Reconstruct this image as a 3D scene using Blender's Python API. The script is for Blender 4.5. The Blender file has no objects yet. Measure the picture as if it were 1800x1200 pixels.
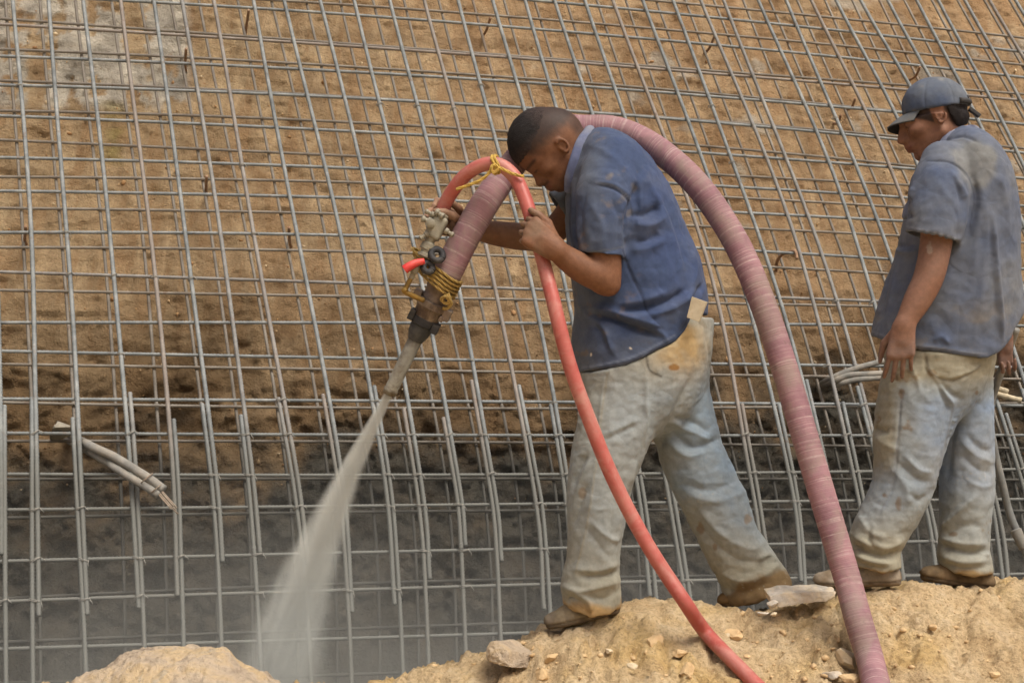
import bpy, math, random
import numpy as np
from mathutils import Vector, Matrix

random.seed(7)
RNG = np.random.default_rng(11)
scene = bpy.context.scene
COL = scene.collection

# ------------------------------------------------------------------ camera
FPX, HZ, CAMZ = 2500.0, 673.0, 0.70          # focal length in photo pixels, horizon row, eye height
cam_data = bpy.data.cameras.new('camera')
cam_data.sensor_width = 36.0
cam_data.lens = 36.0 * FPX / 1800.0
cam_data.shift_y = (HZ - 600.0) / 1800.0
cam_data.clip_start, cam_data.clip_end = 0.05, 2000.0
cam = bpy.data.objects.new('camera', cam_data)
cam.location = (0, 0, CAMZ)
cam.rotation_euler = (math.radians(90), 0, 0)
COL.objects.link(cam)
scene.camera = cam

# ------------------------------------------------------------------ sky, sun, exposure
SUN_EL, SUN_AZ = math.radians(60), math.radians(142)   # azimuth clockwise from +Y (the view direction)
world = bpy.data.worlds.new('World')
scene.world = world
world.use_nodes = True
wn = world.node_tree
wn.nodes.clear()
sky = wn.nodes.new('ShaderNodeTexSky')
sky.sky_type = 'NISHITA'
sky.sun_disc = False
sky.sun_elevation = SUN_EL
sky.sun_rotation = SUN_AZ
sky.air_density, sky.dust_density, sky.ozone_density = 0.55, 9.0, 0.0
bg = wn.nodes.new('ShaderNodeBackground')
bg.inputs['Strength'].default_value = 0.14
wo = wn.nodes.new('ShaderNodeOutputWorld')
wn.links.new(sky.outputs[0], bg.inputs[0])
wn.links.new(bg.outputs[0], wo.inputs[0])
sun_data = bpy.data.lights.new('sun', 'SUN')
sun_data.energy = 1.95
sun_data.angle = math.radians(26)
sun_data.color = (1.0, 0.985, 0.90)
sun = bpy.data.objects.new('sun', sun_data)
sd = Vector((math.sin(SUN_AZ) * math.cos(SUN_EL), math.cos(SUN_AZ) * math.cos(SUN_EL), math.sin(SUN_EL)))
sun.rotation_euler = sd.to_track_quat('Z', 'Y').to_euler()
COL.objects.link(sun)
vs = scene.view_settings
vs.view_transform = 'Standard'
vs.look = 'None'
vs.gamma = 1.0
vs.exposure = 0.0
vs.use_curve_mapping = False
cy = scene.cycles
cy.max_bounces = 6
cy.diffuse_bounces = 3
cy.glossy_bounces = 2
cy.transmission_bounces = 2
cy.volume_bounces = 2
cy.volume_step_rate = 1.0
cy.use_denoising = True
cy.use_adaptive_sampling = True
cy.adaptive_threshold = 0.03


# ------------------------------------------------------------------ helpers
def W(px, py, Y):
    """point at forward distance Y that the photo shows at (px, py)"""
    return np.array([(px - 900.0) / FPX * Y, Y, CAMZ - (py - HZ) / FPX * Y])


def to_px(V):
    return 900.0 + FPX * V[:, 0] / V[:, 1], HZ - FPX * (V[:, 2] - CAMZ) / V[:, 1]


def S(v):
    """sRGB 0-255 -> linear"""
    c = np.array(v, float) / 255.0
    return np.where(c <= 0.04045, c / 12.92, ((c + 0.055) / 1.055) ** 2.4)


def hash3(i, j, k, seed):
    h = (i * 374761393 + j * 668265263 + k * 2147483647 + seed * 1274126177) & 0xFFFFFFFF
    h = ((h ^ (h >> 13)) * 1274126177) & 0xFFFFFFFF
    h = (h ^ (h >> 16)) & 0xFFFFFF
    return h.astype(np.float64) / 0xFFFFFF


def vnoise(P, seed=0):
    P = np.asarray(P, float)
    I = np.floor(P).astype(np.int64)
    f = P - I
    u = f * f * f * (f * (f * 6 - 15) + 10)
    out = 0.0
    for a in (0, 1):
        for b in (0, 1):
            for c in (0, 1):
                w = (u[:, 0] if a else 1 - u[:, 0]) * (u[:, 1] if b else 1 - u[:, 1]) * (u[:, 2] if c else 1 - u[:, 2])
                out = out + w * hash3(I[:, 0] + a, I[:, 1] + b, I[:, 2] + c, seed)
    return out * 2 - 1


def fbm(P, scale, octs=4, seed=0, gain=0.5):
    P = np.asarray(P, float) * scale
    o, amp, tot = 0.0, 1.0, 0.0
    for q in range(octs):
        o = o + amp * vnoise(P + 17.3 * q, seed + q * 7)
        tot += amp
        amp *= gain
        P = P * 2.03
    return o / tot


def worley(x, y, cell, seed):
    """cell noise: height of lumps (flat-topped, cracked between) over a plane, about -0.5..0.5"""
    gx, gy = np.floor(x / cell).astype(np.int64), np.floor(y / cell).astype(np.int64)
    best = np.full(len(x), 9.0)
    sec = np.full(len(x), 9.0)
    hv = np.zeros(len(x))
    for i in (-1, 0, 1):
        for j in (-1, 0, 1):
            cx, cy_ = gx + i, gy + j
            jx = hash3(cx, cy_, cx * 0 + 1, seed)
            jy = hash3(cx, cy_, cx * 0 + 2, seed)
            dd = np.hypot(x / cell - cx - jx, y / cell - cy_ - jy)
            m = dd < best
            sec = np.where(m, best, np.minimum(sec, dd))
            hv = np.where(m, hash3(cx, cy_, cx * 0 + 3, seed), hv)
            best = np.where(m, dd, best)
    edge = np.clip((sec - best) / 0.22, 0, 1)
    return (hv - 0.5) * edge + 0.35 * (edge - 0.8)


def smooth01(x, a, b):
    t = np.clip((x - a) / (b - a), 0, 1)
    return t * t * (3 - 2 * t)


def tag(o, label=None, cat=None, group=None, kind=None):
    if label: o['label'] = label
    if cat: o['category'] = cat
    if group: o['group'] = group
    if kind: o['kind'] = kind
    return o


def empty(name, loc, label=None, cat=None, group=None):
    o = bpy.data.objects.new(name, None)
    o.empty_display_size = 0.1
    o.location = [float(v) for v in loc]
    COL.objects.link(o)
    return tag(o, label, cat, group)


def mesh_obj(name, V, F, mat=None, parent=None, smooth=True, col=None, quads=True, attrs=None):
    """one mesh object from world-space arrays; under a parent it keeps its world place"""
    V = np.asarray(V, dtype=np.float64)
    org = np.zeros(3)
    if parent is None:
        org = np.array([(V[:, 0].min() + V[:, 0].max()) / 2, (V[:, 1].min() + V[:, 1].max()) / 2, V[:, 2].min()])
    else:
        p = parent
        while p is not None:
            org = org + np.array(p.location)
            p = p.parent
    me = bpy.data.meshes.new(name)
    if isinstance(F, np.ndarray):
        n, k = F.shape
        me.vertices.add(len(V))
        me.vertices.foreach_set('co', (V - org).astype(np.float32).ravel())
        me.loops.add(n * k)
        me.loops.foreach_set('vertex_index', F.astype(np.int32).ravel())
        me.polygons.add(n)
        me.polygons.foreach_set('loop_start', np.arange(0, n * k, k, dtype=np.int32))
        me.update(calc_edges=True)
    else:
        me.from_pydata((V - org).tolist(), [], [list(map(int, f)) for f in F])
    me.validate()
    if smooth:
        me.polygons.foreach_set('use_smooth', np.ones(len(me.polygons), dtype=bool))
    if col is not None:
        a = me.color_attributes.new('Col', 'FLOAT_COLOR', 'POINT')
        c4 = np.ones((len(V), 4), dtype=np.float32)
        c4[:, :3] = col
        a.data.foreach_set('color', c4.ravel())
    if attrs:
        for an, av in attrs.items():
            a = me.attributes.new(an, 'FLOAT', 'POINT')
            a.data.foreach_set('value', np.asarray(av, dtype=np.float32))
    if mat is not None:
        me.materials.append(mat)
    o = bpy.data.objects.new(name, me)
    if parent is None:
        o.location = org
    else:
        o.parent = parent
    COL.objects.link(o)
    return o


def catmull(P, n=8):
    P = np.asarray(P, float)
    Q = np.vstack([2 * P[0] - P[1], P, 2 * P[-1] - P[-2]])
    out = []
    for i in range(1, len(Q) - 2):
        p0, p1, p2, p3 = Q[i - 1], Q[i], Q[i + 1], Q[i + 2]
        for t in np.linspace(0, 1, n, endpoint=False):
            out.append(0.5 * ((2 * p1) + (-p0 + p2) * t + (2 * p0 - 5 * p1 + 4 * p2 - p3) * t * t + (-p0 + 3 * p1 - 3 * p2 + p3) * t ** 3))
    out.append(Q[-2])
    return np.array(out)


def resample(P, step):
    P = np.asarray(P, float)
    d = np.r_[0, np.cumsum(np.linalg.norm(np.diff(P[:, :3], axis=0), axis=1))]
    n = max(2, int(round(d[-1] / step)) + 1)
    s = np.linspace(0, d[-1], n)
    return np.stack([np.interp(s, d, P[:, k]) for k in range(P.shape[1])], 1), s


def tube_arrays(P, R, sides=8, ref=(0.0, 1.0, 0.0), cap=True, squash=None):
    P = np.asarray(P, float)
    n = len(P)
    R = np.broadcast_to(np.asarray(R, float), (n,))
    T = np.gradient(P, axis=0)
    T /= np.linalg.norm(T, axis=1)[:, None] + 1e-12
    ref = np.array(ref, float)
    N = np.zeros_like(P)
    v = ref - T[0] * T[0].dot(ref)
    if np.linalg.norm(v) < 1e-3:
        v = np.array([1.0, 0, 0]) - T[0] * T[0][0]
    N[0] = v / np.linalg.norm(v)
    for i in range(1, n):
        v = N[i - 1] - T[i] * T[i].dot(N[i - 1])
        N[i] = v / (np.linalg.norm(v) + 1e-12)
    B = np.cross(T, N)
    a = np.arange(sides) * 2 * math.pi / sides
    V = P[:, None, :] + R[:, None, None] * (np.cos(a)[None, :, None] * N[:, None, :] + np.sin(a)[None, :, None] * B[:, None, :])
    V = V.reshape(-1, 3)
    i = np.arange(n - 1)[:, None] * sides
    j = np.arange(sides)[None, :]
    j2 = (j + 1) % sides
    F = np.stack([i + j, i + sides + j, i + sides + j2, i + j2], -1).reshape(-1, 4)
    if cap:
        V = np.vstack([V, P[0], P[-1]])
        c0, c1 = len(V) - 2, len(V) - 1
        jj = np.arange(sides)
        k = (n - 1) * sides
        F0 = np.stack([np.full(sides, c0), jj, (jj + 1) % sides, np.full(sides, c0)], 1)
        F1 = np.stack([np.full(sides, c1), k + (jj + 1) % sides, k + jj, np.full(sides, c1)], 1)
        return V, F, np.vstack([F0, F1])[:, :3]
    return V, F, np.zeros((0, 3), int)


def tube(name, P, R, mat, parent=None, sides=10, attrs_along=False, smooth=True, ref=(0.0, 1.0, 0.0)):
    V, F, C = tube_arrays(P, R, sides, ref)
    faces = [tuple(f) for f in F] + [tuple(f) for f in C]
    at = None
    if attrs_along:
        d = np.r_[0, np.cumsum(np.linalg.norm(np.diff(np.asarray(P), axis=0), axis=1))]
        al = np.r_[np.repeat(d, sides), d[0], d[-1]]
        at = {'along': al}
    return mesh_obj(name, V, faces, mat, parent, smooth, attrs=at)


def join_arrays(parts):
    Vs, Fs, off = [], [], 0
    for V, F in parts:
        Vs.append(np.asarray(V, float))
        Fs += [tuple(int(i) + off for i in f) for f in F]
        off += len(V)
    return np.vstack(Vs), Fs


def lathe(prof, A, B, sides=20):
    """prof = [(t along A->B in metres, radius)], closed solid of revolution"""
    A, B = np.asarray(A, float), np.asarray(B, float)
    d = (B - A) / np.linalg.norm(B - A)
    P = np.array([A + d * t for t, r in prof])
    n = len(prof)
    v = np.array([0, 1.0, 0]) - d * d[1]
    N = v / np.linalg.norm(v)
    Bn = np.cross(d, N)
    a = np.arange(sides) * 2 * math.pi / sides
    R = np.array([r for t, r in prof])
    V = (P[:, None, :] + R[:, None, None] * (np.cos(a)[None, :, None] * N + np.sin(a)[None, :, None] * Bn)).reshape(-1, 3)
    F = []
    for i in range(n - 1):
        for j in range(sides):
            j2 = (j + 1) % sides
            F.append((i * sides + j, i * sides + sides + j, i * sides + sides + j2, i * sides + j2))
    F.append(tuple(range(sides)))
    F.append(tuple((n - 1) * sides + j for j in range(sides - 1, -1, -1)))
    return V, F


def box_arrays(c, ax, half):
    """box with centre c, 3 axes (rows) and half sizes"""
    c = np.asarray(c, float)
    ax = np.asarray(ax, float)
    V = []
    for sx in (-1, 1):
        for sy in (-1, 1):
            for sz in (-1, 1):
                V.append(c + ax[0] * sx * half[0] + ax[1] * sy * half[1] + ax[2] * sz * half[2])
    F = [(0, 1, 3, 2), (4, 6, 7, 5), (0, 4, 5, 1), (2, 3, 7, 6), (0, 2, 6, 4), (1, 5, 7, 3)]
    return np.array(V), F


def bevel(o, w=0.003, seg=2):
    m = o.modifiers.new('bevel', 'BEVEL')
    m.width = w
    m.segments = seg
    m.limit_method = 'ANGLE'
    return o


# ------------------------------------------------------------------ materials
def new_mat(name):
    m = bpy.data.materials.new(name)
    m.use_nodes = True
    nt = m.node_tree
    b = nt.nodes['Principled BSDF']
    return m, nt, b


def N(nt, typ, **kw):
    n = nt.nodes.new(typ)
    for k, v in kw.items():
        setattr(n, k, v)
    return n


def ramp(nt, fac, stops):
    r = N(nt, 'ShaderNodeValToRGB')
    el = r.color_ramp.elements
    el[0].position, el[0].color = stops[0][0], (*stops[0][1], 1)
    el[1].position, el[1].color = stops[-1][0], (*stops[-1][1], 1)
    for p, c in stops[1:-1]:
        e = el.new(p)
        e.color = (*c, 1)
    nt.links.new(fac, r.inputs[0])
    return r.outputs[0]


def noise(nt, scale, detail=5, rough=0.6, coord=None, dist=0.0):
    n = N(nt, 'ShaderNodeTexNoise')
    n.inputs['Scale'].default_value = scale
    n.inputs['Detail'].default_value = detail
    n.inputs['Roughness'].default_value = rough
    n.inputs['Distortion'].default_value = dist
    if coord is not None:
        nt.links.new(coord, n.inputs['Vector'])
    return n.outputs[0]


def mix(nt, fac, a, b, mode='MIX'):
    m = N(nt, 'ShaderNodeMix', data_type='RGBA', blend_type=mode)
    for sock, v in ((m.inputs[0], fac), (m.inputs[6], a), (m.inputs[7], b)):
        if isinstance(v, bpy.types.NodeSocket):
            nt.links.new(v, sock)
        elif isinstance(v, (int, float)):
            sock.default_value = v
        else:
            sock.default_value = (*[float(x) for x in v], 1)
    return m.outputs[2]


def math_n(nt, op, a, b=None, clamp=False):
    m = N(nt, 'ShaderNodeMath', operation=op, use_clamp=clamp)
    for sock, v in ((m.inputs[0], a), (m.inputs[1], b)):
        if v is None:
            continue
        if isinstance(v, bpy.types.NodeSocket):
            nt.links.new(v, sock)
        else:
            sock.default_value = float(v)
    return m.outputs[0]


def bump(nt, b, h, strength=0.5, dist=0.01):
    n = N(nt, 'ShaderNodeBump')
    n.inputs['Strength'].default_value = strength
    n.inputs['Distance'].default_value = dist
    nt.links.new(h, n.inputs['Height'])
    nt.links.new(n.outputs[0], b.inputs['Normal'])


def simple_mat(name, col, rough=0.7, metal=0.0, var=0.25, scale=18.0, bumps=0.15, dirt=None, dirt_amt=0.5, dirt_scale=6.0, spec=0.4, bscale=None):
    """plain paint / rubber / metal with mottling, dirt and fine relief, in object space"""
    m, nt, b = new_mat(name)
    tc = N(nt, 'ShaderNodeTexCoord').outputs['Object']
    c = np.asarray(col, float)
    n1 = noise(nt, scale, 6, 0.65, tc)
    base = ramp(nt, n1, [(0.3, tuple(c * (1 - var))), (0.7, tuple(np.clip(c * (1 + var), 0, 1)))])
    if dirt is not None:
        n2 = noise(nt, dirt_scale, 5, 0.7, tc, 0.4)
        f = math_n(nt, 'MULTIPLY', ramp(nt, n2, [(0.42, (0, 0, 0)), (0.66, (1, 1, 1))]), dirt_amt)
        base = mix(nt, f, base, tuple(dirt))
    nt.links.new(base, b.inputs['Base Color'])
    b.inputs['Roughness'].default_value = rough
    b.inputs['Metallic'].default_value = metal
    b.inputs['Specular IOR Level'].default_value = spec
    if bumps:
        bump(nt, b, noise(nt, bscale or scale * 5, 4, 0.7, tc), bumps, 0.004)
    return m

# ================================================================== the cut slope and its reinforcement
TH, KUP, KLO, D0, ZB = 0.262, 0.66, 0.50, 7.38, -0.30     # strike, lean above / below the toe bend, distance on the axis


def on_wall(px, py, off=0.0):
    """where the ray through photo point (px, py) meets the slope plane set back by off"""
    a, b = (px - 900.0) / FPX, -(py - HZ) / FPX
    t = (D0 + off) / (1 - TH * a - KUP * b)
    if b * t < ZB:
        t = (D0 + off + (KUP - KLO) * ZB) / (1 - TH * a - KLO * b)
    return np.array([a * t, t, CAMZ + b * t])


def wall_depth(X, Zr):
    return D0 + TH * X + np.where(Zr > ZB, KUP * Zr, KUP * ZB + KLO * (Zr - ZB))


# ---- soil face: one dense sheet in view, coarser beyond
def soil_material():
    m, nt, b = new_mat('cut_soil')
    geo = N(nt, 'ShaderNodeNewGeometry').outputs['Position']
    big = noise(nt, 1.1, 4, 0.6, geo, 0.3)
    mid = noise(nt, 5.0, 5, 0.72, geo, 0.5)
    fine = noise(nt, 42.0, 4, 0.75, geo)
    c1 = ramp(nt, big, [(0.32, tuple(S((170, 134, 94)))), (0.5, tuple(S((190, 156, 114)))), (0.68, tuple(S((206, 176, 136))))])
    c2 = ramp(nt, mid, [(0.3, tuple(S((146, 112, 76)))), (0.5, tuple(S((188, 154, 114)))), (0.72, tuple(S((222, 198, 160))))])
    c = mix(nt, 0.55, c1, c2)
    c = mix(nt, math_n(nt, 'MULTIPLY', ramp(nt, fine, [(0.35, (1, 1, 1)), (0.55, (0, 0, 0))]), 0.5), c, tuple(S((122, 94, 66))))
    # greyer, olive earth towards the left end of the cut
    sx = N(nt, 'ShaderNodeSeparateXYZ')
    nt.links.new(geo, sx.inputs[0])
    west = math_n(nt, 'MULTIPLY', math_n(nt, 'SUBTRACT', math_n(nt, 'ADD', math_n(nt, 'MULTIPLY', big, 1.6), -0.4), sx.outputs[0]), 0.45, True)
    c = mix(nt, math_n(nt, 'MULTIPLY', west, 0.85), c, mix(nt, 1.0, c, (0.88, 0.96, 0.98), 'MULTIPLY'))
    c = mix(nt, 0.42, c, tuple(S((166, 146, 118))))
    # streaks washed down the face
    st = N(nt, 'ShaderNodeMapping')
    st.inputs['Scale'].default_value = (7.0, 1.2, 1.2)
    nt.links.new(geo, st.inputs['Vector'])
    sk = noise(nt, 1.0, 4, 0.65, st.outputs[0], 0.8)
    c = mix(nt, math_n(nt, 'MULTIPLY', ramp(nt, sk, [(0.42, (1, 1, 1)), (0.52, (0, 0, 0))]), 0.35), c, tuple(S((146, 108, 70))))
    c = mix(nt, math_n(nt, 'MULTIPLY', ramp(nt, sk, [(0.56, (0, 0, 0)), (0.68, (1, 1, 1))]), 0.45), c, tuple(S((214, 188, 150))))
    # pale crumbs
    vo = N(nt, 'ShaderNodeTexVoronoi')
    vo.inputs['Scale'].default_value = 26.0
    nt.links.new(geo, vo.inputs['Vector'])
    crumbs = ramp(nt, vo.outputs['Distance'], [(0.05, (1, 1, 1)), (0.16, (0, 0, 0))])
    crumbs = math_n(nt, 'MULTIPLY', crumbs, ramp(nt, noise(nt, 3.3, 3, 0.6, geo), [(0.5, (0, 0, 0)), (0.62, (1, 1, 1))]))
    c = mix(nt, math_n(nt, 'MULTIPLY', crumbs, 0.55), c, tuple(S((222, 196, 156))))
    # lower earth and sprayed mortar, wet and with shade painted in (attributes), then old mortar smears (attribute), moss
    for nm, colr in (('damp_shade', S((88, 70, 48))), ('smear', S((178, 172, 158))), ('moss', S((128, 118, 60))), ('mortar', S((56, 56, 51)))):
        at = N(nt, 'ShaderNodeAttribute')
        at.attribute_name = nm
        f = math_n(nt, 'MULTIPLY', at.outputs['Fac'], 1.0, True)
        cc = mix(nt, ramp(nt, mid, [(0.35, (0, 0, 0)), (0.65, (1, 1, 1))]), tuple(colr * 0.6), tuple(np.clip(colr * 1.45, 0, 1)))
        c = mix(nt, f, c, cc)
        if nm == 'mortar':
            wet = ramp(nt, noise(nt, 16.0, 4, 0.7, geo, 0.6), [(0.40, (0, 0, 0)), (0.62, (1, 1, 1))])
            c = mix(nt, math_n(nt, 'MULTIPLY', math_n(nt, 'MULTIPLY', f, wet), 0.5), c, tuple(S((98, 95, 86))))
    nt.links.new(c, b.inputs['Base Color'])
    b.inputs['Roughness'].default_value = 0.95
    b.inputs['Specular IOR Level'].default_value = 0.15
    h = math_n(nt, 'ADD', math_n(nt, 'MULTIPLY', mid, 0.7), fine)
    bump(nt, b, h, 1.0, 0.03)
    return m


def build_soil():
    xs = np.concatenate([-np.geomspace(14, 3.4, 16), np.arange(-3.35, 4.25, 0.0165), np.geomspace(4.3, 15, 16)])
    zs = np.concatenate([np.linspace(-2.2, -1.3, 6), np.arange(-1.28, 3.3, 0.0165), np.linspace(3.4, 6.0, 18)])
    X, Z = np.meshgrid(xs, zs)
    X, Z = X.ravel(), Z.ravel()
    Y = wall_depth(X, Z)
    P = np.stack([X, Y, Z], 1)
    px, py = 900 + FPX * X / (Y + 0.4), HZ - FPX * Z / (Y + 0.4)
    # relief: big lobes, scraped ledges, crumbs
    d = 0.05 * fbm(P, 0.9, 3, 1) + 0.030 * fbm(P * [1, 1, 1.5], 2.6, 4, 5) + 0.018 * fbm(P, 10, 4, 9) 
    rid = 1 - np.abs(fbm(P * [0.7, 1, 1.6], 5.0, 3, 21))
    d -= 0.020 * np.clip(rid - 0.78, 0, 1) / 0.22
    d -= 0.016 * np.abs(fbm(P * [1.5, 1, 0.8], 13, 3, 35)) + 0.020 * np.abs(fbm(P, 24, 3, 33)) + 0.010 * np.clip(fbm(P, 13, 3, 37) - 0.15, 0, 1)
    wz = 0.03 * fbm(P, 8, 2, 301)
    rough = smooth01(fbm(P, 1.6, 3, 305), -0.15, 0.35)
    d -= rough * (0.013 * worley(X + wz, Z * 1.35 + wz, 0.13, 311) + 0.008 * worley(X - wz, Z * 1.2 + wz, 0.055, 312))
    # a scraped-out hollow along the toe, under a ragged lip
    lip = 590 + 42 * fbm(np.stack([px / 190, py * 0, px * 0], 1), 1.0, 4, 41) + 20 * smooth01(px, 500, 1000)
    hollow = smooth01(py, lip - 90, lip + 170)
    d += 0.13 * hollow - 0.04 * hollow * worley(X + wz, Z * 1.3 - wz, 0.10, 313) + 0.08 * hollow * fbm(P * [1, 1, 1.7], 4.2, 4, 51) - 0.045 * hollow * np.abs(fbm(P * [0.8, 1, 1.3], 9.0, 4, 53))
    Y2 = Y + 0.40 + d
    n = fbm(P, 2.2, 4, 61)
    n2 = fbm(P, 7.0, 4, 71)
    damp_shade = np.clip(smooth01(py, lip - 190, lip + 150) * (0.85 + 0.5 * n + 0.3 * n2) + 0.20 * smooth01(n, 0.05, 0.4), 0, 1)  # darkens the lower earth: wetness plus painted shade around and below the lip
    edge = 842 - 95 * smooth01(px, 900, 1250) - 40 * smooth01(px, 300, 700) * (1 - smooth01(px, 700, 950))
    mortar = smooth01(py + 130 * n + 90 * n2, edge - 130, edge + 90) * (0.86 + 0.2 * n2)
    sm = smooth01(px, -300, -150) * (1 - smooth01(px, 318, 345))
    sm *= 1 - smooth01(py, 175, 205)
    streak = fbm(np.stack([px / 34, py / 120, px * 0], 1), 1.0, 4, 81)
    gaps = smooth01(streak + 0.5 * n2, -0.10, 0.02)
    smear = sm * gaps * 0.9
    patch = smooth01(fbm(P, 2.9, 4, 91) + 0.25 * n2, 0.30, 0.46) * smooth01(px, 850, 1000) * (1 - smooth01(py, 420, 520)) * 0.65
    smear = np.maximum(smear, patch)
    moss = np.exp(-((px - 200) / 22) ** 2) * smooth01(py, 160, 190) * (1 - smooth01(py, 290, 310)) * smooth01(n2, -0.1, 0.35) * 0.55
    Y2 -= 0.012 * smear
    lump = np.abs(fbm(P, 7.0, 4, 95))
    Y2 -= np.clip(mortar, 0, 1) * (0.07 * lump + 0.05 * worley(X + wz, Z + wz, 0.085, 314) + 0.035 * np.abs(fbm(P, 19, 3, 97)))
    V = np.stack([X, Y2, Z + CAMZ], 1)
    global SOIL_V, SOIL_PX
    SOIL_V, SOIL_PX = V, (px, py)
    nx, nz = len(xs), len(zs)
    i = np.arange(nz - 1)[:, None] * nx + np.arange(nx - 1)[None, :]
    F = np.stack([i, i + 1, i + nx + 1, i + nx], -1).reshape(-1, 4)
    o = mesh_obj('soil_slope', V, F, soil_material(), attrs={'damp_shade': damp_shade, 'mortar': np.clip(mortar, 0, 1), 'smear': np.clip(smear, 0, 1), 'moss': moss})
    tag(o, 'sloping face of raw brown earth behind the steel mesh', kind='structure')
    return o


soil = build_soil()


def slope_crumbs():
    """clods and stones sticking out of the face, too many to count"""
    import bmesh
    bm = bmesh.new()
    bmesh.ops.create_icosphere(bm, subdivisions=1, radius=1.0)
    bv = np.array([v.co[:] for v in bm.verts])
    bf = np.array([[v.index for v in f.verts] for f in bm.faces])
    bm.free()
    rg = np.random.default_rng(14)
    px, py = SOIL_PX
    ok = np.where((px > -60) & (px < 1860) & (py > -40) & (py < 900))[0]
    cl = fbm(SOIL_V[ok], 3.0, 3, 144)
    ok = ok[rg.random(len(ok)) < 0.010 + 0.05 * np.clip(cl - 0.1, 0, 1)]
    Vs, Fs, Cs = [], [], []
    pal = [S((200, 172, 134)), S((178, 142, 104)), S((156, 122, 86)), S((214, 194, 160)), S((186, 150, 108))]
    for j in ok:
        r = 0.003 + 0.009 * rg.random() ** 6 + 0.003 * rg.random()
        v = bv * (1 + 0.3 * rg.normal(size=(len(bv), 1)).clip(-1, 1)) * r * rg.uniform(0.6, 1.4, 3)
        Vs.append(v + SOIL_V[j] + [rg.uniform(-0.01, 0.01), -0.3 * r, rg.uniform(-0.01, 0.01)])
        Fs.append(bf + len(bv) * len(Fs))
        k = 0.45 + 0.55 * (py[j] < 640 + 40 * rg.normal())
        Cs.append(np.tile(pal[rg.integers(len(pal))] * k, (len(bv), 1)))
    m, nt, bs = new_mat('clods')
    at = N(nt, 'ShaderNodeVertexColor')
    at.layer_name = 'Col'
    nt.links.new(at.outputs[0], bs.inputs['Base Color'])
    bs.inputs['Roughness'].default_value = 0.95
    bs.inputs['Specular IOR Level'].default_value = 0.1
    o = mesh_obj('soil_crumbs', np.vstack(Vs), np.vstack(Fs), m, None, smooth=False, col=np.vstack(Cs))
    tag(o, 'crumbs and small stones studding the earth slope', kind='stuff')


slope_crumbs()

# ---- reinforcing steel
def rebar_material(name='dusty_rebar', k=1.0, rustamt=0.45, shaded_coat=(104, 105, 99), earth=0.0):
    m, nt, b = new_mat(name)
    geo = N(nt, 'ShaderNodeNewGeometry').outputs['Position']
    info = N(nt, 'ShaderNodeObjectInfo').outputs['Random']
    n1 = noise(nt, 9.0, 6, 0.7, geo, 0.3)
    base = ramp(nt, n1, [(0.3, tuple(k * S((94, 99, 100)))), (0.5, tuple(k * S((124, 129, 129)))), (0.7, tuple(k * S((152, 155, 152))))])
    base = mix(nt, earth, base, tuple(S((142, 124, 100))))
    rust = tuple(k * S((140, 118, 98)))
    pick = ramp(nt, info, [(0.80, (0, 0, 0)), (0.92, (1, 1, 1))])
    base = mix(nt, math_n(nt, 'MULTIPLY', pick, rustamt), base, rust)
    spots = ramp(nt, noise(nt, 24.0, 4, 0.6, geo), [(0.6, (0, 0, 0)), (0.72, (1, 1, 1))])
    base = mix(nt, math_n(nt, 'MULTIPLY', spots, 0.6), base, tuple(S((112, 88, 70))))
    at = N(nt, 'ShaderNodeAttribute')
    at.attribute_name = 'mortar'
    base = mix(nt, math_n(nt, 'MULTIPLY', at.outputs['Fac'], 0.92), base, tuple(S(shaded_coat)))  # wet mortar coat, its colour also darkened for shade low down
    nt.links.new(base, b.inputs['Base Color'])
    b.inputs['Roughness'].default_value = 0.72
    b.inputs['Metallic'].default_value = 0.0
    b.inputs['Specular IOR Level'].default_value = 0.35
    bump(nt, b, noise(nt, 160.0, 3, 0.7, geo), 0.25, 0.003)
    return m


REBAR = rebar_material()
REBAR_BACK = rebar_material('earthy_rebar', 0.95, 0.4, (70, 70, 65), 0.45)  # rear layer: browner steel, mortar coat painted darker still as if shaded


def bar(name, pts, r, parent, rib=True, sides=6, mat=None):
    P = catmull(pts, 10) if 2 < len(pts) < 16 else np.asarray(pts, float)
    P, s = resample(P, 0.0085)
    w = np.random.default_rng(int(abs(P[0, 0]) * 1e4) % 9973)
    wob = 0.003 * np.stack([np.sin(s * 2.1 + w.random() * 6), np.sin(s * 1.7 + w.random() * 6), np.zeros_like(s)], 1)
    P = P + wob
    R = np.full(len(P), r)
    if rib:
        R = r * (0.87 + 0.30 * (np.arange(len(P)) % 2))
    V, F, C = tube_arrays(P, R, sides)
    faces = np.vstack([F, np.c_[C, C[:, -1:]]]) if False else F
    fl = [tuple(f) for f in C]
    n = len(F)
    mort = np.clip(smooth01(-(V[:, 2] - CAMZ), 0.05, 0.5), 0, 1)
    # quads and end caps in one mesh: caps as degenerate-free triangles through from_pydata-like arrays
    me = bpy.data.meshes.new(name)
    me.vertices.add(len(V))
    org = np.array(parent.location)
    me.vertices.foreach_set('co', (V - org).astype(np.float32).ravel())
    nl = n * 4 + len(C) * 3
    me.loops.add(nl)
    me.loops.foreach_set('vertex_index', np.r_[F.ravel(), C.ravel()].astype(np.int32))
    me.polygons.add(n + len(C))
    me.polygons.foreach_set('loop_start', np.r_[np.arange(0, n * 4, 4), n * 4 + np.arange(0, len(C) * 3, 3)].astype(np.int32))
    me.update(calc_edges=True)
    me.polygons.foreach_set('use_smooth', np.ones(len(me.polygons), dtype=bool))
    a = me.attributes.new('mortar', 'FLOAT', 'POINT')
    a.data.foreach_set('value', mort.astype(np.float32))
    me.materials.append(mat or REBAR)
    o = bpy.data.objects.new(name, me)
    o.parent = parent
    COL.objects.link(o)
    return o


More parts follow.
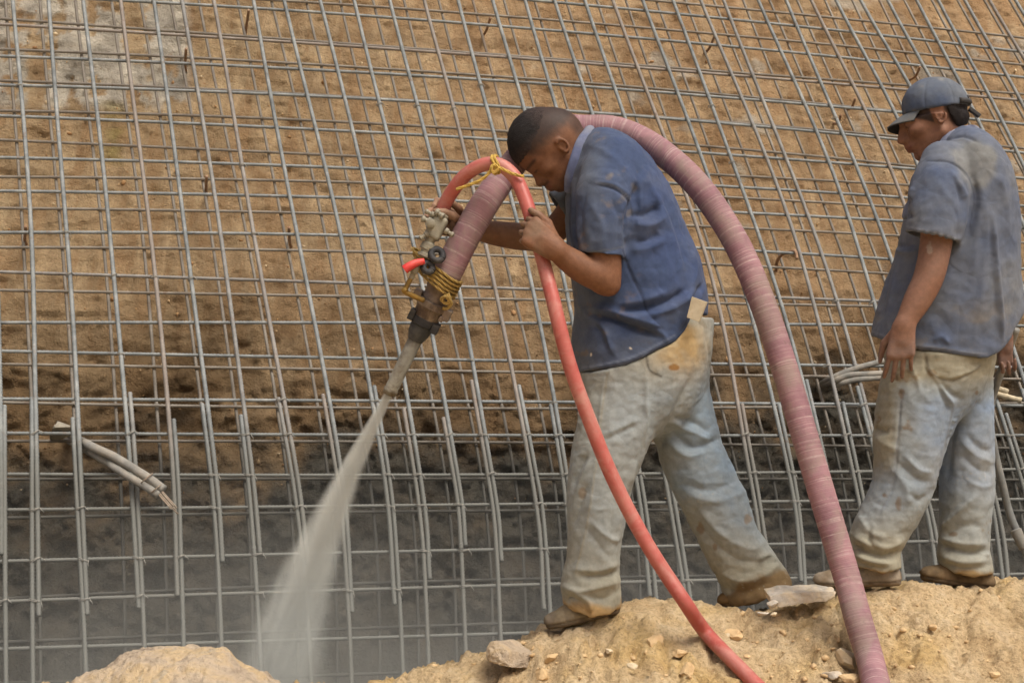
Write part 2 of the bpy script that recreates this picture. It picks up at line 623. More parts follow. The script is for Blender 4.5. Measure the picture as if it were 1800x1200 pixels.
# columns of the near mat: photo rows and columns read off the bars (upper bar), then where its lower lap ends
FV = [
    [(22, 0), (55, 400), (63, 700), (66, 1000)], [(85, 0), (120, 450), (138, 760), (152, 1000)],
    [(146, 0), (187, 350), (222, 725), (240, 1000)], [(212, 0), (260, 375), (302, 800), (312, 1000)],
    [(270, 0), (325, 400), (378, 825), (391, 1000)], [(320, 0), (390, 425), (440, 800), (458, 1000)],
    [(375, 0), (445, 400), (520, 825), (541, 1000)], [(445, 0), (520, 400), (600, 830), (616, 1000)],
    [(500, 0), (595, 400), (675, 825), (691, 1000)], [(562, 0), (665, 425), (740, 850), (754, 1000)],
    [(622, 0), (720, 400), (805, 835), (822, 1000)], [(685, 0), (772, 340), (867, 840), (884, 1000)],
    [(745, 0), (825, 300), (937, 850), (953, 1000)], [(805, 0), (917, 425), (998, 840), (1012, 1000)],
    [(865, 0), (957, 330), (1060, 840), (1076, 1000)], [(922, 0), (1030, 380), (1118, 840), (1140, 1000)],
    [(975, 0), (1092, 380), (1178, 840), (1208, 1000)], [(1027, 0), (1152, 380), (1245, 840), (1275, 1000)],
    [(1077, 0), (1240, 450), (1320, 840), (1342, 1000)], [(1130, 0), (1295, 460), (1388, 840), (1406, 1000)],
    [(1182, 0), (1355, 475), (1450, 840), (1468, 1000)], [(1232, 0), (1400, 425), (1505, 860), (1527, 1000)],
    [(1272, 0), (1450, 465), (1560, 860), (1588, 1000)], [(1332, 0), (1485, 360), (1620, 860), (1647, 1000)],
    [(1382, 0), (1550, 410), (1690, 860), (1712, 1000)], [(1425, 0), (1585, 345), (1745, 860), (1770, 1000)],
    [(1470, 0), (1620, 310), (1800, 860), (1828, 1000)], [(1512, 0), (1675, 310), (1860, 860), (1890, 1000)],
    [(1560, 0), (1718, 305), (1925, 860), (1955, 1000)], [(1610, 0), (1760, 300), (1985, 860), (2015, 1000)],
    [(1650, 0), (1800, 295), (2045, 860), (2080, 1000)], [(1695, 0), (1853, 295), (2105, 860), (2140, 1000)],
    [(1740, 0), (1905, 295), (2165, 860), (2200, 1000)], [(1785, 0), (1957, 295), (2225, 860), (2262, 1000)],
]
FV = [[(x - 64 * k, y) for x, y in FV[0]] for k in (3, 2, 1)] + FV
FV += [[(x + 46 * k * (1 + y / 3600), y) for x, y in FV[-1]] for k in (1, 2, 3, 4)]
BV = [(10, 38, 57), (70, 105, 128), (133, 177, 203), (197, 247, 275), (247, 310, 353), (300, 368, 413), (350, 428, 485),
      (417, 497, 555), (477, 567, 627), (537, 628, 693), (597, 690, 758), (655, 750, 820), (710, 810, 880), (770, 872, 945),
      (830, 935, 1010), (885, 995, 1075), (940, 1055, 1140), (995, 1115, 1205), (1050, 1175, 1265), (1100, 1232, 1325),
      (1152, 1293, 1390), (1205, 1350, 1445), (1255, 1407, 1500), (1305, 1460, 1560), (1352, 1517, 1620), (1400, 1570, 1680),
      (1450, 1625, 1740), (1497, 1680, 1800), (1545, 1735, 1860), (1590, 1790, 1915), (1637, 1843, 1970), (1683, 1897, 2028),
      (1730, 1950, 2085), (1775, 2003, 2140), (1822, 2056, 2198), (1868, 2110, 2255), (1914, 2164, 2312)]
BV = [(10 - 62 * k, 38 - 66 * k, 57 - 70 * k) for k in (3, 2, 1)] + BV
FH = [(-62, -2, 80), (-10, 48, 125), (43, 102, 168), (99, 144, 209), (150, 189, 258), (204, 247, 305), (277, 308, 355), (336, 357, 395), (409, 422, 465),
      (478, 507, 535), (567, 568, 572), (617, 634, 645), (701, 706, 712), (761, 765, 765), (833, 834, 826), (896, 886, 878),
      (986, 965, 950), (1057, 1028, 1010), (1140, 1113, 1090), (1225, 1195, 1165)]
BH0 = [-80, -25, 33, 87, 142, 195, 246, 311, 366, 435, 510, 640, 707, 775, 842, 910, 1052, 1128, 1200]

front = empty('rebar_mat', on_wall(900, 1150), 'near layer of grey ribbed rebar grid tied over the earth slope', 'rebar mesh')
back = empty('rebar_mat', on_wall(900, 1150, 0.22), 'rear layer of rebar grid, seen blurred through the near layer', 'rebar mesh')
OFFB = 0.21
tie_spots = []
for n, c in enumerate(FV):
    (x0, y0), (x1, y1), (x2, y2), (x3, y3) = c
    sl = (x1 - x0) / (y1 - y0)
    rr = random.Random(100 + n)
    yend = rr.uniform(955, 1085)
    pts = [(x0 - sl * 330, -330), (x0, y0), (x1, y1), (x2, y2), (x3 + (x3 - x2) / (y3 - y2) * (yend - y3) * 0.6, yend)]
    cur = catmull(np.array(pts, float), 12)
    bar('vertical_bar', [on_wall(x, y, 0.0) for x, y in cur], 0.0114, front)
    # starter bar lapped beside it, rising from the toe
    ys = rr.uniform(660, 745)
    side = rr.choice([8.4, 8.4, -8.0])
    lowslope = (cur[-1][0] - cur[-8][0]) / (cur[-1][1] - cur[-8][1])
    yq = [ys, ys + 70, ys + 150, ys + 230, yend]
    st = [(np.interp(q_, cur[:, 1], cur[:, 0]) + side, q_) for q_ in yq]
    st += [(st[-1][0] + lowslope * 0.7 * 120, yend + 120), (st[-1][0] + lowslope * 0.6 * 300, yend + 300)]
    bar('starter_bar', [on_wall(x, y, 0.004) for x, y in catmull(np.array(st, float), 8)], 0.0108, front)
    tie_spots.append((c, side, ys))


def fh_y(h, x):
    a = np.polyfit([0, 900, 1700], h, 2)
    return np.polyval(a, x)


d900 = [h[1] - h[0] for h in FH]
d1700 = [h[2] - h[0] for h in FH]
y0s = [h[0] for h in FH]
HX = [-420, 0, 450, 900, 1300, 1700, 2150, 2500]
for n, h in enumerate(FH):
    jit = random.Random(n).uniform(-0.003, 0.003)
    bar('horizontal_bar', [on_wall(x, fh_y(h, x), 0.021 + jit) for x in HX], 0.0092, front)
for n, (a, b_, c) in enumerate(BV):
    sl = (b_ - a) / 390.0
    pts = [(a - sl * 330, -330), (a, 0), (b_, 390), (c, 700), (c + (c - b_) * 0.55, 950), (c + (c - b_) * 0.72, 1320)]
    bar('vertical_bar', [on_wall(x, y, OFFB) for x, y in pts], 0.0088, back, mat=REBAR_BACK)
for n, y0 in enumerate(BH0):
    h = (y0, y0 + np.interp(y0, y0s, d900) + random.Random(50 + n).uniform(-7, 7), y0 + np.interp(y0, y0s, d1700) + random.Random(90 + n).uniform(-10, 10))
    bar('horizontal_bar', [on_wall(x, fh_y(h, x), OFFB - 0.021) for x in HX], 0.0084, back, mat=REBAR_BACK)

# tie wires: a wire wrapped twice round the crossing with a twisted pigtail
WIRE = simple_mat('tie_wire', S((140, 138, 130)), 0.6, 0.0, 0.2, 40, 0.0)


def tie_mesh():
    t = np.linspace(0, 4 * math.pi, 26)
    P = np.stack([0.026 * np.cos(t), 0.017 * np.sin(t) - 0.002, 0.004 * np.sin(t * 0.5) + 0.006 * np.cos(t + 0.6)], 1)
    tail = np.array([P[-1] + [0.004, -0.006, -0.006], P[-1] + [0.012, -0.010, -0.014], P[-1] + [0.015, -0.005, -0.024]])
    V, F, C = tube_arrays(np.vstack([P, tail]), 0.0022, 5, (0, 0, 1.0))
    me = bpy.data.meshes.new('tie_wire')
    me.from_pydata(V.tolist(), [], [tuple(map(int, f)) for f in F] + [tuple(map(int, f)) for f in C])
    me.polygons.foreach_set('use_smooth', np.ones(len(me.polygons), dtype=bool))
    me.materials.append(WIRE)
    return me


TIE = tie_mesh()
rt = random.Random(5)
fo = np.array(front.location)
for (c, side, ys) in tie_spots:
    xsr = [p[0] for p in c]
    ysr = [p[1] for p in c]
    for h in FH:
        xg = c[2][0]
        yy = fh_y(h, xg)
        if not (150 < yy < 1110):
            continue
        chance = 0.5 if yy > ys + 10 else 0.14
        if rt.random() > chance:
            continue
        xx = np.interp(yy, ysr, xsr) + (side * 0.5 if yy > ys else 0)
        if not (-60 < xx < 1860):
            continue
        o = bpy.data.objects.new('tie_wire', TIE)
        o.parent = front
        o.location = on_wall(xx, yy, 0.004) - fo
        s = 1.0 if yy > ys else 0.72
        o.scale = (s, 1, 1)
        o.rotation_euler = (rt.uniform(-0.2, 0.2), rt.uniform(-0.5, 0.5), rt.uniform(-0.3, 0.3))
        COL.objects.link(o)

# soil nails: rusty bent ends of bars driven into the face
NAIL = simple_mat('rusty_bar', S((138, 106, 80)), 0.85, 0.0, 0.3, 30, 0.3, S((160, 146, 128)), 0.6, 20)
NAILS = [((431, 62), (437, 18), 'rusty nail bar end poking out near the top, left of centre'),
         ((846, 66), (862, 32), 'rusty bent nail bar above and left of the stooping worker'),
         ((1233, 98), (1257, 62), 'rusty nail bar end above the pink hose, near the top'),
         ((1595, 142), (1617, 118), 'rusty nail bar end just above the blue cap brim'),
         ((1486, 193), (1503, 174), 'short rusty nail bar end left of the blue cap'),
         ((1464, 217), (1478, 203), 'stub of rusty nail bar below and left of another stub'),
         ((327, 128), (327, 86), 'rusty bar stub beside the pale mortar smears'),
         ((364, 345), (363, 310), 'dusty bar stub in the middle of the left half'),
         ((513, 436), (508, 400), 'orange rusty bar stub left of the nozzle, mid height'),
         ((47, 430), (45, 398), 'orange rusty bar stub near the left edge')]
for (xa, ya), (xb, yb), lab in NAILS:
    A, B = on_wall(xa, ya, 0.46), on_wall(xb, yb, 0.0)
    M = (A * 0.45 + B * 0.55) + np.array([0, -0.02, -0.03])
    P, s = resample(catmull([A, M, B], 8), 0.012)
    o = tube('soil_nail', P, 0.0085, NAIL, None, 7)
    tag(o, lab, 'rebar stub', 'nail bars driven into the slope')
# one bent into a hook
hk = [on_wall(1364, 478, 0.42), on_wall(1366, 460, 0.30), on_wall(1374, 448, 0.12), on_wall(1388, 443, 0.04), on_wall(1398, 442, 0.0), on_wall(1401, 455, 0.0)]
P, s = resample(catmull(hk, 8), 0.012)
tag(tube('soil_nail', P, 0.010, NAIL, None, 7), 'hooked nail bar end between the pink hose and the second worker', 'rebar stub', 'nail bars driven into the slope')

# ================================================================== ground: spoil heap the men stand on, trench behind it
CREST = np.array([(-900, 1235), (-300, 1230), (0, 1225), (150, 1222), (400, 1222), (560, 1222), (640, 1212), (690, 1200), (733, 1181), (787, 1169), (833, 1168),
                  (883, 1150), (933, 1126), (960, 1108), (1030, 1088), (1097, 1068), (1133, 1063), (1200, 1066), (1287, 1075), (1343, 1078), (1400, 1064), (1467, 1044),
                  (1533, 1034), (1600, 1030), (1690, 1041), (1747, 1036), (1800, 1020), (1900, 1005), (2100, 1015), (2400, 1080), (3000, 1200)], float)
YC = 4.66


def ground_h(X, Y, fine=True):
    px = 900 + FPX * X / YC
    c = CAMZ - (np.interp(px, CREST[:, 0], CREST[:, 1]) - HZ) / FPX * YC
    # smooth ridge profile: rounded crest, apron down to where the photographer stands, steep back into the trench
    f = YC - Y
    front_drop = np.where(f > 0, 0.62 * (np.sqrt(f * f + 0.10 ** 2) - 0.10), 0)
    g = Y - YC
    back_drop = np.where(g > 0, 0.24 * (np.sqrt(g * g + 0.10 ** 2) - 0.10), 0) + np.where(g > 0.42, 1.2 * (np.sqrt((g - 0.42) ** 2 + 0.12 ** 2) - 0.12), 0)
    h = c - front_drop - back_drop
    floor_f = -0.95 + 0.0 * X
    floor_b = -1.15
    fl = np.where(Y < YC, floor_f, floor_b)
    k = 0.12
    t = np.clip(0.5 + 0.5 * (h - fl) / k, 0, 1)
    return fl * (1 - t) + h * t + k * t * (1 - t)


def build_ground():
    xs = np.concatenate([-np.geomspace(400, 2.2, 26), np.arange(-2.15, 3.0, 0.0095), np.geomspace(3.05, 400, 26)])
    ys = np.concatenate([-np.geomspace(400, 1.0, 22), np.linspace(-0.8, 3.6, 24), np.arange(3.64, 4.86, 0.0085), np.linspace(4.88, 6.0, 40), np.linspace(6.2, 9.5, 20), np.geomspace(10, 400, 16)])
    X, Y = np.meshgrid(xs, ys)
    X, Y = X.ravel(), Y.ravel()
    H = ground_h(X, Y)
    P = np.stack([X, Y, H], 1)
    near = np.exp(-np.clip(np.abs(Y - 4.4) - 1.2, 0, None) ** 2)
    n = 0.034 * fbm(P, 3.6, 4, 3) + 0.032 * fbm(P, 11, 4, 7, 0.6)
    cl = fbm(P, 26, 3, 17)
    n += 0.026 * np.clip(cl - 0.08, 0, 1) ** 0.7 + 0.009 * fbm(P, 55, 2, 19)
    gul = 1 - np.abs(fbm(P * [1.6, 0.8, 1], 4.5, 3, 29))
    n -= 0.035 * np.clip(gul - 0.86, 0, 1) / 0.14
    wx = 0.02 * fbm(P, 14, 2, 321)
    rg_ = smooth01(fbm(P, 4.0, 3, 323), -0.3, 0.2)
    n += rg_ * (0.040 * worley(X + wx, (Y - H) * 0.8 + wx, 0.085, 331) + 0.020 * worley(X - wx, (Y - H) * 0.8 + wx, 0.036, 332))
    crestw = np.exp(-((Y - YC) / 0.12) ** 2)
    H = H + n * near * (1 - 0.45 * crestw)
    # where the wheel of the slope takes over, stay below it
    V = np.stack([X, Y, H], 1)
    nx, ny = len(xs), len(ys)
    i = np.arange(ny - 1)[:, None] * nx + np.arange(nx - 1)[None, :]
    F = np.stack([i, i + 1, i + nx + 1, i + nx], -1).reshape(-1, 4)
    wet = smooth01(Y, 5.0, 5.4)
    m, nt, b = new_mat('spoil_earth')
    geo = N(nt, 'ShaderNodeNewGeometry').outputs['Position']
    big = noise(nt, 2.6, 4, 0.6, geo, 0.4)
    mid = noise(nt, 11.0, 6, 0.7, geo, 0.6)
    fine = noise(nt, 70.0, 5, 0.75, geo)
    c1 = ramp(nt, big, [(0.33, tuple(S((214, 186, 142)))), (0.5, tuple(S((226, 202, 160)))), (0.64, tuple(S((220, 186, 116))))])
    c2 = ramp(nt, mid, [(0.3, tuple(S((176, 144, 106)))), (0.5, tuple(S((224, 198, 156)))), (0.7, tuple(S((238, 220, 190))))])
    c = mix(nt, 0.5, c1, c2)
    c = mix(nt, math_n(nt, 'MULTIPLY', ramp(nt, fine, [(0.36, (1, 1, 1)), (0.54, (0, 0, 0))]), 0.5), c, tuple(S((134, 102, 70))))
    vo = N(nt, 'ShaderNodeTexVoronoi')
    vo.inputs['Scale'].default_value = 60.0
    nt.links.new(geo, vo.inputs['Vector'])
    cr = ramp(nt, vo.outputs['Distance'], [(0.1, (1, 1, 1)), (0.22, (0, 0, 0))])
    cr = math_n(nt, 'MULTIPLY', cr, ramp(nt, noise(nt, 9.0, 3, 0.6, geo), [(0.48, (0, 0, 0)), (0.6, (1, 1, 1))]))
    c = mix(nt, math_n(nt, 'MULTIPLY', cr, 0.5), c, tuple(S((234, 214, 180))))
    at = N(nt, 'ShaderNodeAttribute')
    at.attribute_name = 'wet'
    c = mix(nt, at.outputs['Fac'], c, tuple(S((96, 94, 90))))
    nt.links.new(c, b.inputs['Base Color'])
    b.inputs['Roughness'].default_value = 0.96
    b.inputs['Specular IOR Level'].default_value = 0.12
    bump(nt, b, math_n(nt, 'ADD', math_n(nt, 'MULTIPLY', mid, 0.6), fine), 1.0, 0.022)
    o = mesh_obj('ground', V, F, m, attrs={'wet': wet})
    tag(o, 'dry tan spoil heap under the two men', kind='structure')
    return o


ground = build_ground()


def ground_z(x, y):
    """height of the built sheet at (x, y)"""
    dg = bpy.context.evaluated_depsgraph_get()
    hit, loc, *_ = ground.ray_cast(Vector((x, y, 5.0)) - ground.location, Vector((0, 0, -1)))
    return loc.z + ground.location.z if hit else float(ground_h(np.array([x]), np.array([y]))[0])


# ---- stones
def stone_arrays(c, rad, seed, axes=None, sub=3, rough=0.22, flat=None):
    import bmesh
    bm = bmesh.new()
    bmesh.ops.create_icosphere(bm, subdivisions=sub, radius=1.0)
    V = np.array([v.co[:] for v in bm.verts])
    F = [tuple(v.index for v in f.verts) for f in bm.faces]
    bm.free()
    rg = np.random.default_rng(seed)
    # chop with random planes so it has facets
    for _ in range(13):
        n = rg.normal(size=3)
        n /= np.linalg.norm(n)
        d = rg.uniform(0.38, 0.8)
        ex = np.clip(V @ n - d, 0, None)
        V = V - ex[:, None] * n * 0.98
    V *= (1 + rough * fbm(V, 1.7, 3, seed))[:, None]
    V *= (1 + 0.05 * fbm(V, 7, 2, seed + 3))[:, None]
    V *= np.asarray(rad)
    if axes is not None:
        V = V @ np.asarray(axes)
    return V + np.asarray(c), F


def rotz(a, tilt=0.0):
    R = Matrix.Rotation(a, 3, 'Z') @ Matrix.Rotation(tilt, 3, 'Y')
    return np.array(R).T


ST_TAN = simple_mat('tan_stone', S((206, 178, 136)), 0.95, 0, 0.25, 30, 0.5, S((180, 148, 108)), 0.6, 14, 0.15)
ST_PALE = simple_mat('pale_stone', S((206, 190, 160)), 0.9, 0, 0.2, 24, 0.4, S((170, 150, 120)), 0.6, 12, 0.2)
ST_GREY = simple_mat('slate_stone', S((182, 174, 162)), 0.85, 0, 0.25, 18, 0.4, S((212, 190, 150)), 0.75, 8, 0.25)


def boulder_mat():
    m, nt, b = new_mat('sandstone_boulder')
    tc = N(nt, 'ShaderNodeNewGeometry').outputs['Position']
    n1 = noise(nt, 7.0, 6, 0.65, tc, 0.5)
    n2 = noise(nt, 55.0, 5, 0.7, tc)
    c = ramp(nt, n1, [(0.3, tuple(S((150, 136, 120)))), (0.48, tuple(S((196, 178, 154)))), (0.60, tuple(S((204, 180, 142)))), (0.72, tuple(S((176, 168, 154))))])
    pits = ramp(nt, n2, [(0.3, (1, 1, 1)), (0.42, (0, 0, 0))])
    c = mix(nt, math_n(nt, 'MULTIPLY', pits, 0.6), c, tuple(S((122, 104, 82))))
    nt.links.new(c, b.inputs['Base Color'])
    b.inputs['Roughness'].default_value = 0.93
    b.inputs['Specular IOR Level'].default_value = 0.15
    bump(nt, b, math_n(nt, 'ADD', n1, n2), 1.0, 0.02)
    return m


BOUL = boulder_mat()


def boulder():
    """low hump whose outline follows the one at the lower left"""
    out = np.array([(60, 1262), (130, 1200), (170, 1180), (210, 1163), (255, 1148), (300, 1143), (345, 1140), (385, 1142), (405, 1148), (428, 1168), (455, 1184), (490, 1200), (560, 1250)], float)
    Yb = 4.25
    us = np.linspace(60, 560, 170)
    vs_ = np.linspace(-1, 1, 110)
    V = []
    for u in us:
        yp = np.interp(u, out[:, 0], out[:, 1])
        top = W(u, yp, Yb)
        e = np.sin(np.pi * (u - 60) / 500) ** 0.5 * 0.42 + 0.02
        base = W(u, 1330, Yb)[2]
        for v in vs_:
            prof = (1 - abs(v) ** 2.4)
            V.append([top[0] * (1 + v * e / Yb), Yb + v * e, base + (top[2] - base) * prof])
    V = np.array(V)
    V[:, 2] += 0.030 * fbm(V, 8, 5, 77, 0.65) + 0.012 * fbm(V, 40, 3, 78)
    V[:, 0] += 0.006 * fbm(V, 18, 3, 79)
    nu, nv = len(us), len(vs_)
    F = []
    for i in range(nu - 1):
        for j in range(nv - 1):
            F.append((i * nv + j, (i + 1) * nv + j, (i + 1) * nv + j + 1, i * nv + j + 1))
    o = mesh_obj('boulder', V, np.array(F), BOUL)
    tag(o, 'big rounded sandstone boulder at the lower left', 'boulder')


boulder()


def place_stone(name, px, py, rad, seed, mat, label, cat='stone', Y=None, ax=None, group='stones lying on the spoil heap', rough=0.2, sub=3):
    """py is where the stone's middle shows; it is set into the heap at the distance where the heap lies under that ray"""
    if Y is None:
        yy = np.linspace(3.6, 5.0, 281)
        best = None
        for y in yy:
            p = W(px, py, y)
            if p[2] < ground_h(np.array([p[0]]), np.array([y]))[0] + rad[2] * 0.35:
                best = y
                break
        Y = best if best else YC
    c = W(px, py, Y) - np.array([0, 0, 0.22 * rad[2]])
    V, F = stone_arrays(c, rad, seed, ax, sub, rough)
    o = mesh_obj(name, V, F, mat, None, smooth=False)
    tag(o, label, cat, group)
    return o


place_stone('rock', 900, 1142, (0.085, 0.10, 0.062), 3, BOUL, 'rounded grey-brown rock below the front shoe of the stooping man', 'rock', Y=4.55, rough=0.12, sub=4)
def slab():
    """thick broken flagstone: an irregular outline with ragged edges"""
    top = [(1352, 1050), (1362, 1040), (1378, 1035), (1402, 1036), (1430, 1034), (1452, 1033), (1467, 1036), (1470, 1044)]
    low = [(1466, 1048), (1450, 1056), (1425, 1058), (1395, 1062), (1372, 1066), (1356, 1062)]
    import bmesh
    bm = bmesh.new()
    fr, bk_ = [], []
    ring = [W(x, y, 4.545) for x, y in low[::-1]]
    n = len(ring)
    tp = [W(np.interp(k, [0, n - 1], [1354, 1470]), np.interp(np.interp(k, [0, n - 1], [1354, 1470]), [1352, 1362, 1385, 1430, 1467, 1470], [1050, 1043, 1041, 1041, 1037, 1040]), 4.545) for k in range(n)]
    V = []
    for d_ in (0.0, 0.05, 0.10):
        for p, q in zip(ring, tp):
            V.append(p + [0, d_, 0.006 * (d_ > 0)])
            V.append(q + [0.0, d_ + 0.004, 0.010 * d_ / 0.1])
    V = np.array(V)
    F = []
    for L_ in range(2):
        for k in range(n - 1):
            a0 = L_ * 2 * n + 2 * k
            a1 = a0 + 2 * n
            F.append((a0 + 1, a0 + 3, a1 + 3, a1 + 1))
            F.append((a0, a1, a1 + 2, a0 + 2))
    for k in range(n - 1):
        F.append((2 * k, 2 * k + 2, 2 * k + 3, 2 * k + 1))
        o_ = 4 * n + 2 * k
        F.append((o_, o_ + 1, o_ + 3, o_ + 2))
    for L_ in range(2):
        a0 = L_ * 2 * n
        F.append((a0, a0 + 1, a0 + 2 * n + 1, a0 + 2 * n))
        a0 += 2 * (n - 1)
        F.append((a0, a0 + 2 * n, a0 + 2 * n + 1, a0 + 1))
    o = mesh_obj('stone_slab', V, F, ST_GREY, None, smooth=False)
    m = o.modifiers.new('sub', 'SUBSURF')
    m.subdivision_type = 'SIMPLE'
    m.levels = m.render_levels = 3
    tx = bpy.data.textures.new('slab_rough', 'CLOUDS')
    tx.noise_scale = 0.03
    dm = o.modifiers.new('rough', 'DISPLACE')
    dm.texture = tx
    dm.strength = 0.012
    tag(o, 'flat grey slab with tan top beside the raised heel', 'stone', 'stones lying on the spoil heap')


slab()
place_stone('stone', 1357, 1062, (0.026, 0.03, 0.016), 5, ST_GREY, 'small grey stone under the left end of the slab', Y=4.53, ax=rotz(0.4, -0.5))
place_stone('stone', 1361, 1077, (0.013, 0.013, 0.009), 6, ST_PALE, 'tiny whitish stone below the grey slab', Y=4.48)
place_stone('stone', 1340, 1077, (0.022, 0.02, 0.010), 8, ST_GREY, 'grey chip lying left of the tiny whitish stone', Y=4.48)
place_stone('stone', 1487, 1155, (0.042, 0.04, 0.036), 9, ST_PALE, 'pale pointed stone against the left side of the pink hose', ax=rotz(0.3, 0.5))
place_stone('stone', 1462, 1186, (0.034, 0.03, 0.018), 10, ST_GREY, 'grey-sided stone below the pale pointed stone')
place_stone('stone', 1500, 1192, (0.05, 0.05, 0.024), 12, ST_TAN, 'flat tan stone at the bottom edge by the pink hose')
place_stone('stone', 968, 1152, (0.030, 0.03, 0.020), 13, ST_TAN, 'tan stone below the front shoe', ax=rotz(0.2, -0.6))
place_stone('stone', 953, 1180, (0.030, 0.03, 0.022), 15, ST_TAN, 'rounded tan clod near the bottom, below the front shoe')
place_stone('stone', 886, 1190, (0.022, 0.02, 0.014), 16, ST_TAN, 'left one of two touching stones at the bottom edge', ax=rotz(0, -0.5))
place_stone('stone', 903, 1186, (0.014, 0.014, 0.012), 17, ST_TAN, 'right one of two touching stones at the bottom edge')
place_stone('stone', 1113, 1168, (0.022, 0.02, 0.014), 18, ST_PALE, 'flat pale chip in the middle of the heap')
place_stone('stone', 1146, 1126, (0.040, 0.03, 0.024), 19, ST_TAN, 'lumpy tan clod left of the red hose', ax=rotz(0.2, -0.5))
place_stone('stone', 1193, 1148, (0.036, 0.03, 0.018), 20, ST_TAN, 'flat-faced tan stone touching shadow under the red hose')
place_stone('stone', 1206, 1178, (0.030, 0.03, 0.034), 21, ST_TAN, 'upright tan block left of the red hose near the bottom')
place_stone('stone', 1290, 1112, (0.030, 0.03, 0.022), 22, ST_TAN, 'tan clod just right of the red hose')
place_stone('stone', 1279, 1116, (0.013, 0.013, 0.011), 23, ST_PALE, 'small pale pebble at the side of the tan clod right of the red hose')
place_stone('stone', 1418, 1121, (0.014, 0.014, 0.010), 24, ST_TAN, 'small tan pebble midway between the two hoses')
place_stone('stone', 1315, 1152, (0.016, 0.014, 0.009), 25, ST_TAN, 'flat little tan stone right of the red hose, low on the heap')
place_stone('stone', 1470, 1120, (0.026, 0.024, 0.018), 26, ST_TAN, 'tan clod left of the pink hose, above the pale pointed stone')
place_stone('stone', 1640, 1100, (0.022, 0.02, 0.014), 27, ST_TAN, 'tan clod on the right, under the second worker')
place_stone('stone', 1745, 1182, (0.022, 0.02, 0.014), 28, ST_TAN, 'tan clod in the lower right corner of the heap')
place_stone('stone', 1070, 1142, (0.018, 0.02, 0.012), 29, ST_PALE, 'pale chip under the front trouser hem')

# crumbs and pebbles too many to count
def gravel():
    import bmesh
    bm = bmesh.new()
    bmesh.ops.create_icosphere(bm, subdivisions=1, radius=1.0)
    bv = np.array([v.co[:] for v in bm.verts])
    bf = np.array([[v.index for v in f.verts] for f in bm.faces])
    bm.free()
    rg = np.random.default_rng(4)
    Vs, Fs = [], []
    n = 4600
    X = rg.uniform(-1.3, 2.3, n)
    Y = rg.uniform(3.8, 4.78, n)
    clump = fbm(np.stack([X, Y, 0 * X], 1), 3.5, 3, 44)
    keep = rg.random(n) < 0.45 + 0.9 * clump
    X, Y = X[keep], Y[keep]
    R = 0.0018 + 0.0085 * rg.random(len(X)) ** 6 + 0.0018 * rg.random(len(X))
    from mathutils.bvhtree import BVHTree
    Z = np.array([ground_z(x, y) for x, y in zip(X, Y)])
    for x, y, z, r in zip(X, Y, Z, R):
        sc = r * rg.uniform(0.7, 1.4, 3) * [1, 1, 0.75]
        a = rg.uniform(0, 6.28)
        ca, sa = math.cos(a), math.sin(a)
        v = bv * sc * (1 + 0.38 * rg.normal(size=(len(bv), 1)).clip(-1, 1))
        v = np.stack([v[:, 0] * ca - v[:, 1] * sa, v[:, 0] * sa + v[:, 1] * ca, v[:, 2]], 1)
        Vs.append(v + [x, y, z + r * 0.3])
        Fs.append(bf + len(bv) * len(Fs))
    o = mesh_obj('gravel', np.vstack(Vs), np.vstack(Fs), ST_TAN, None, smooth=False)
    tag(o, 'loose crumbs and pebbles scattered over the spoil heap', kind='stuff')


gravel()

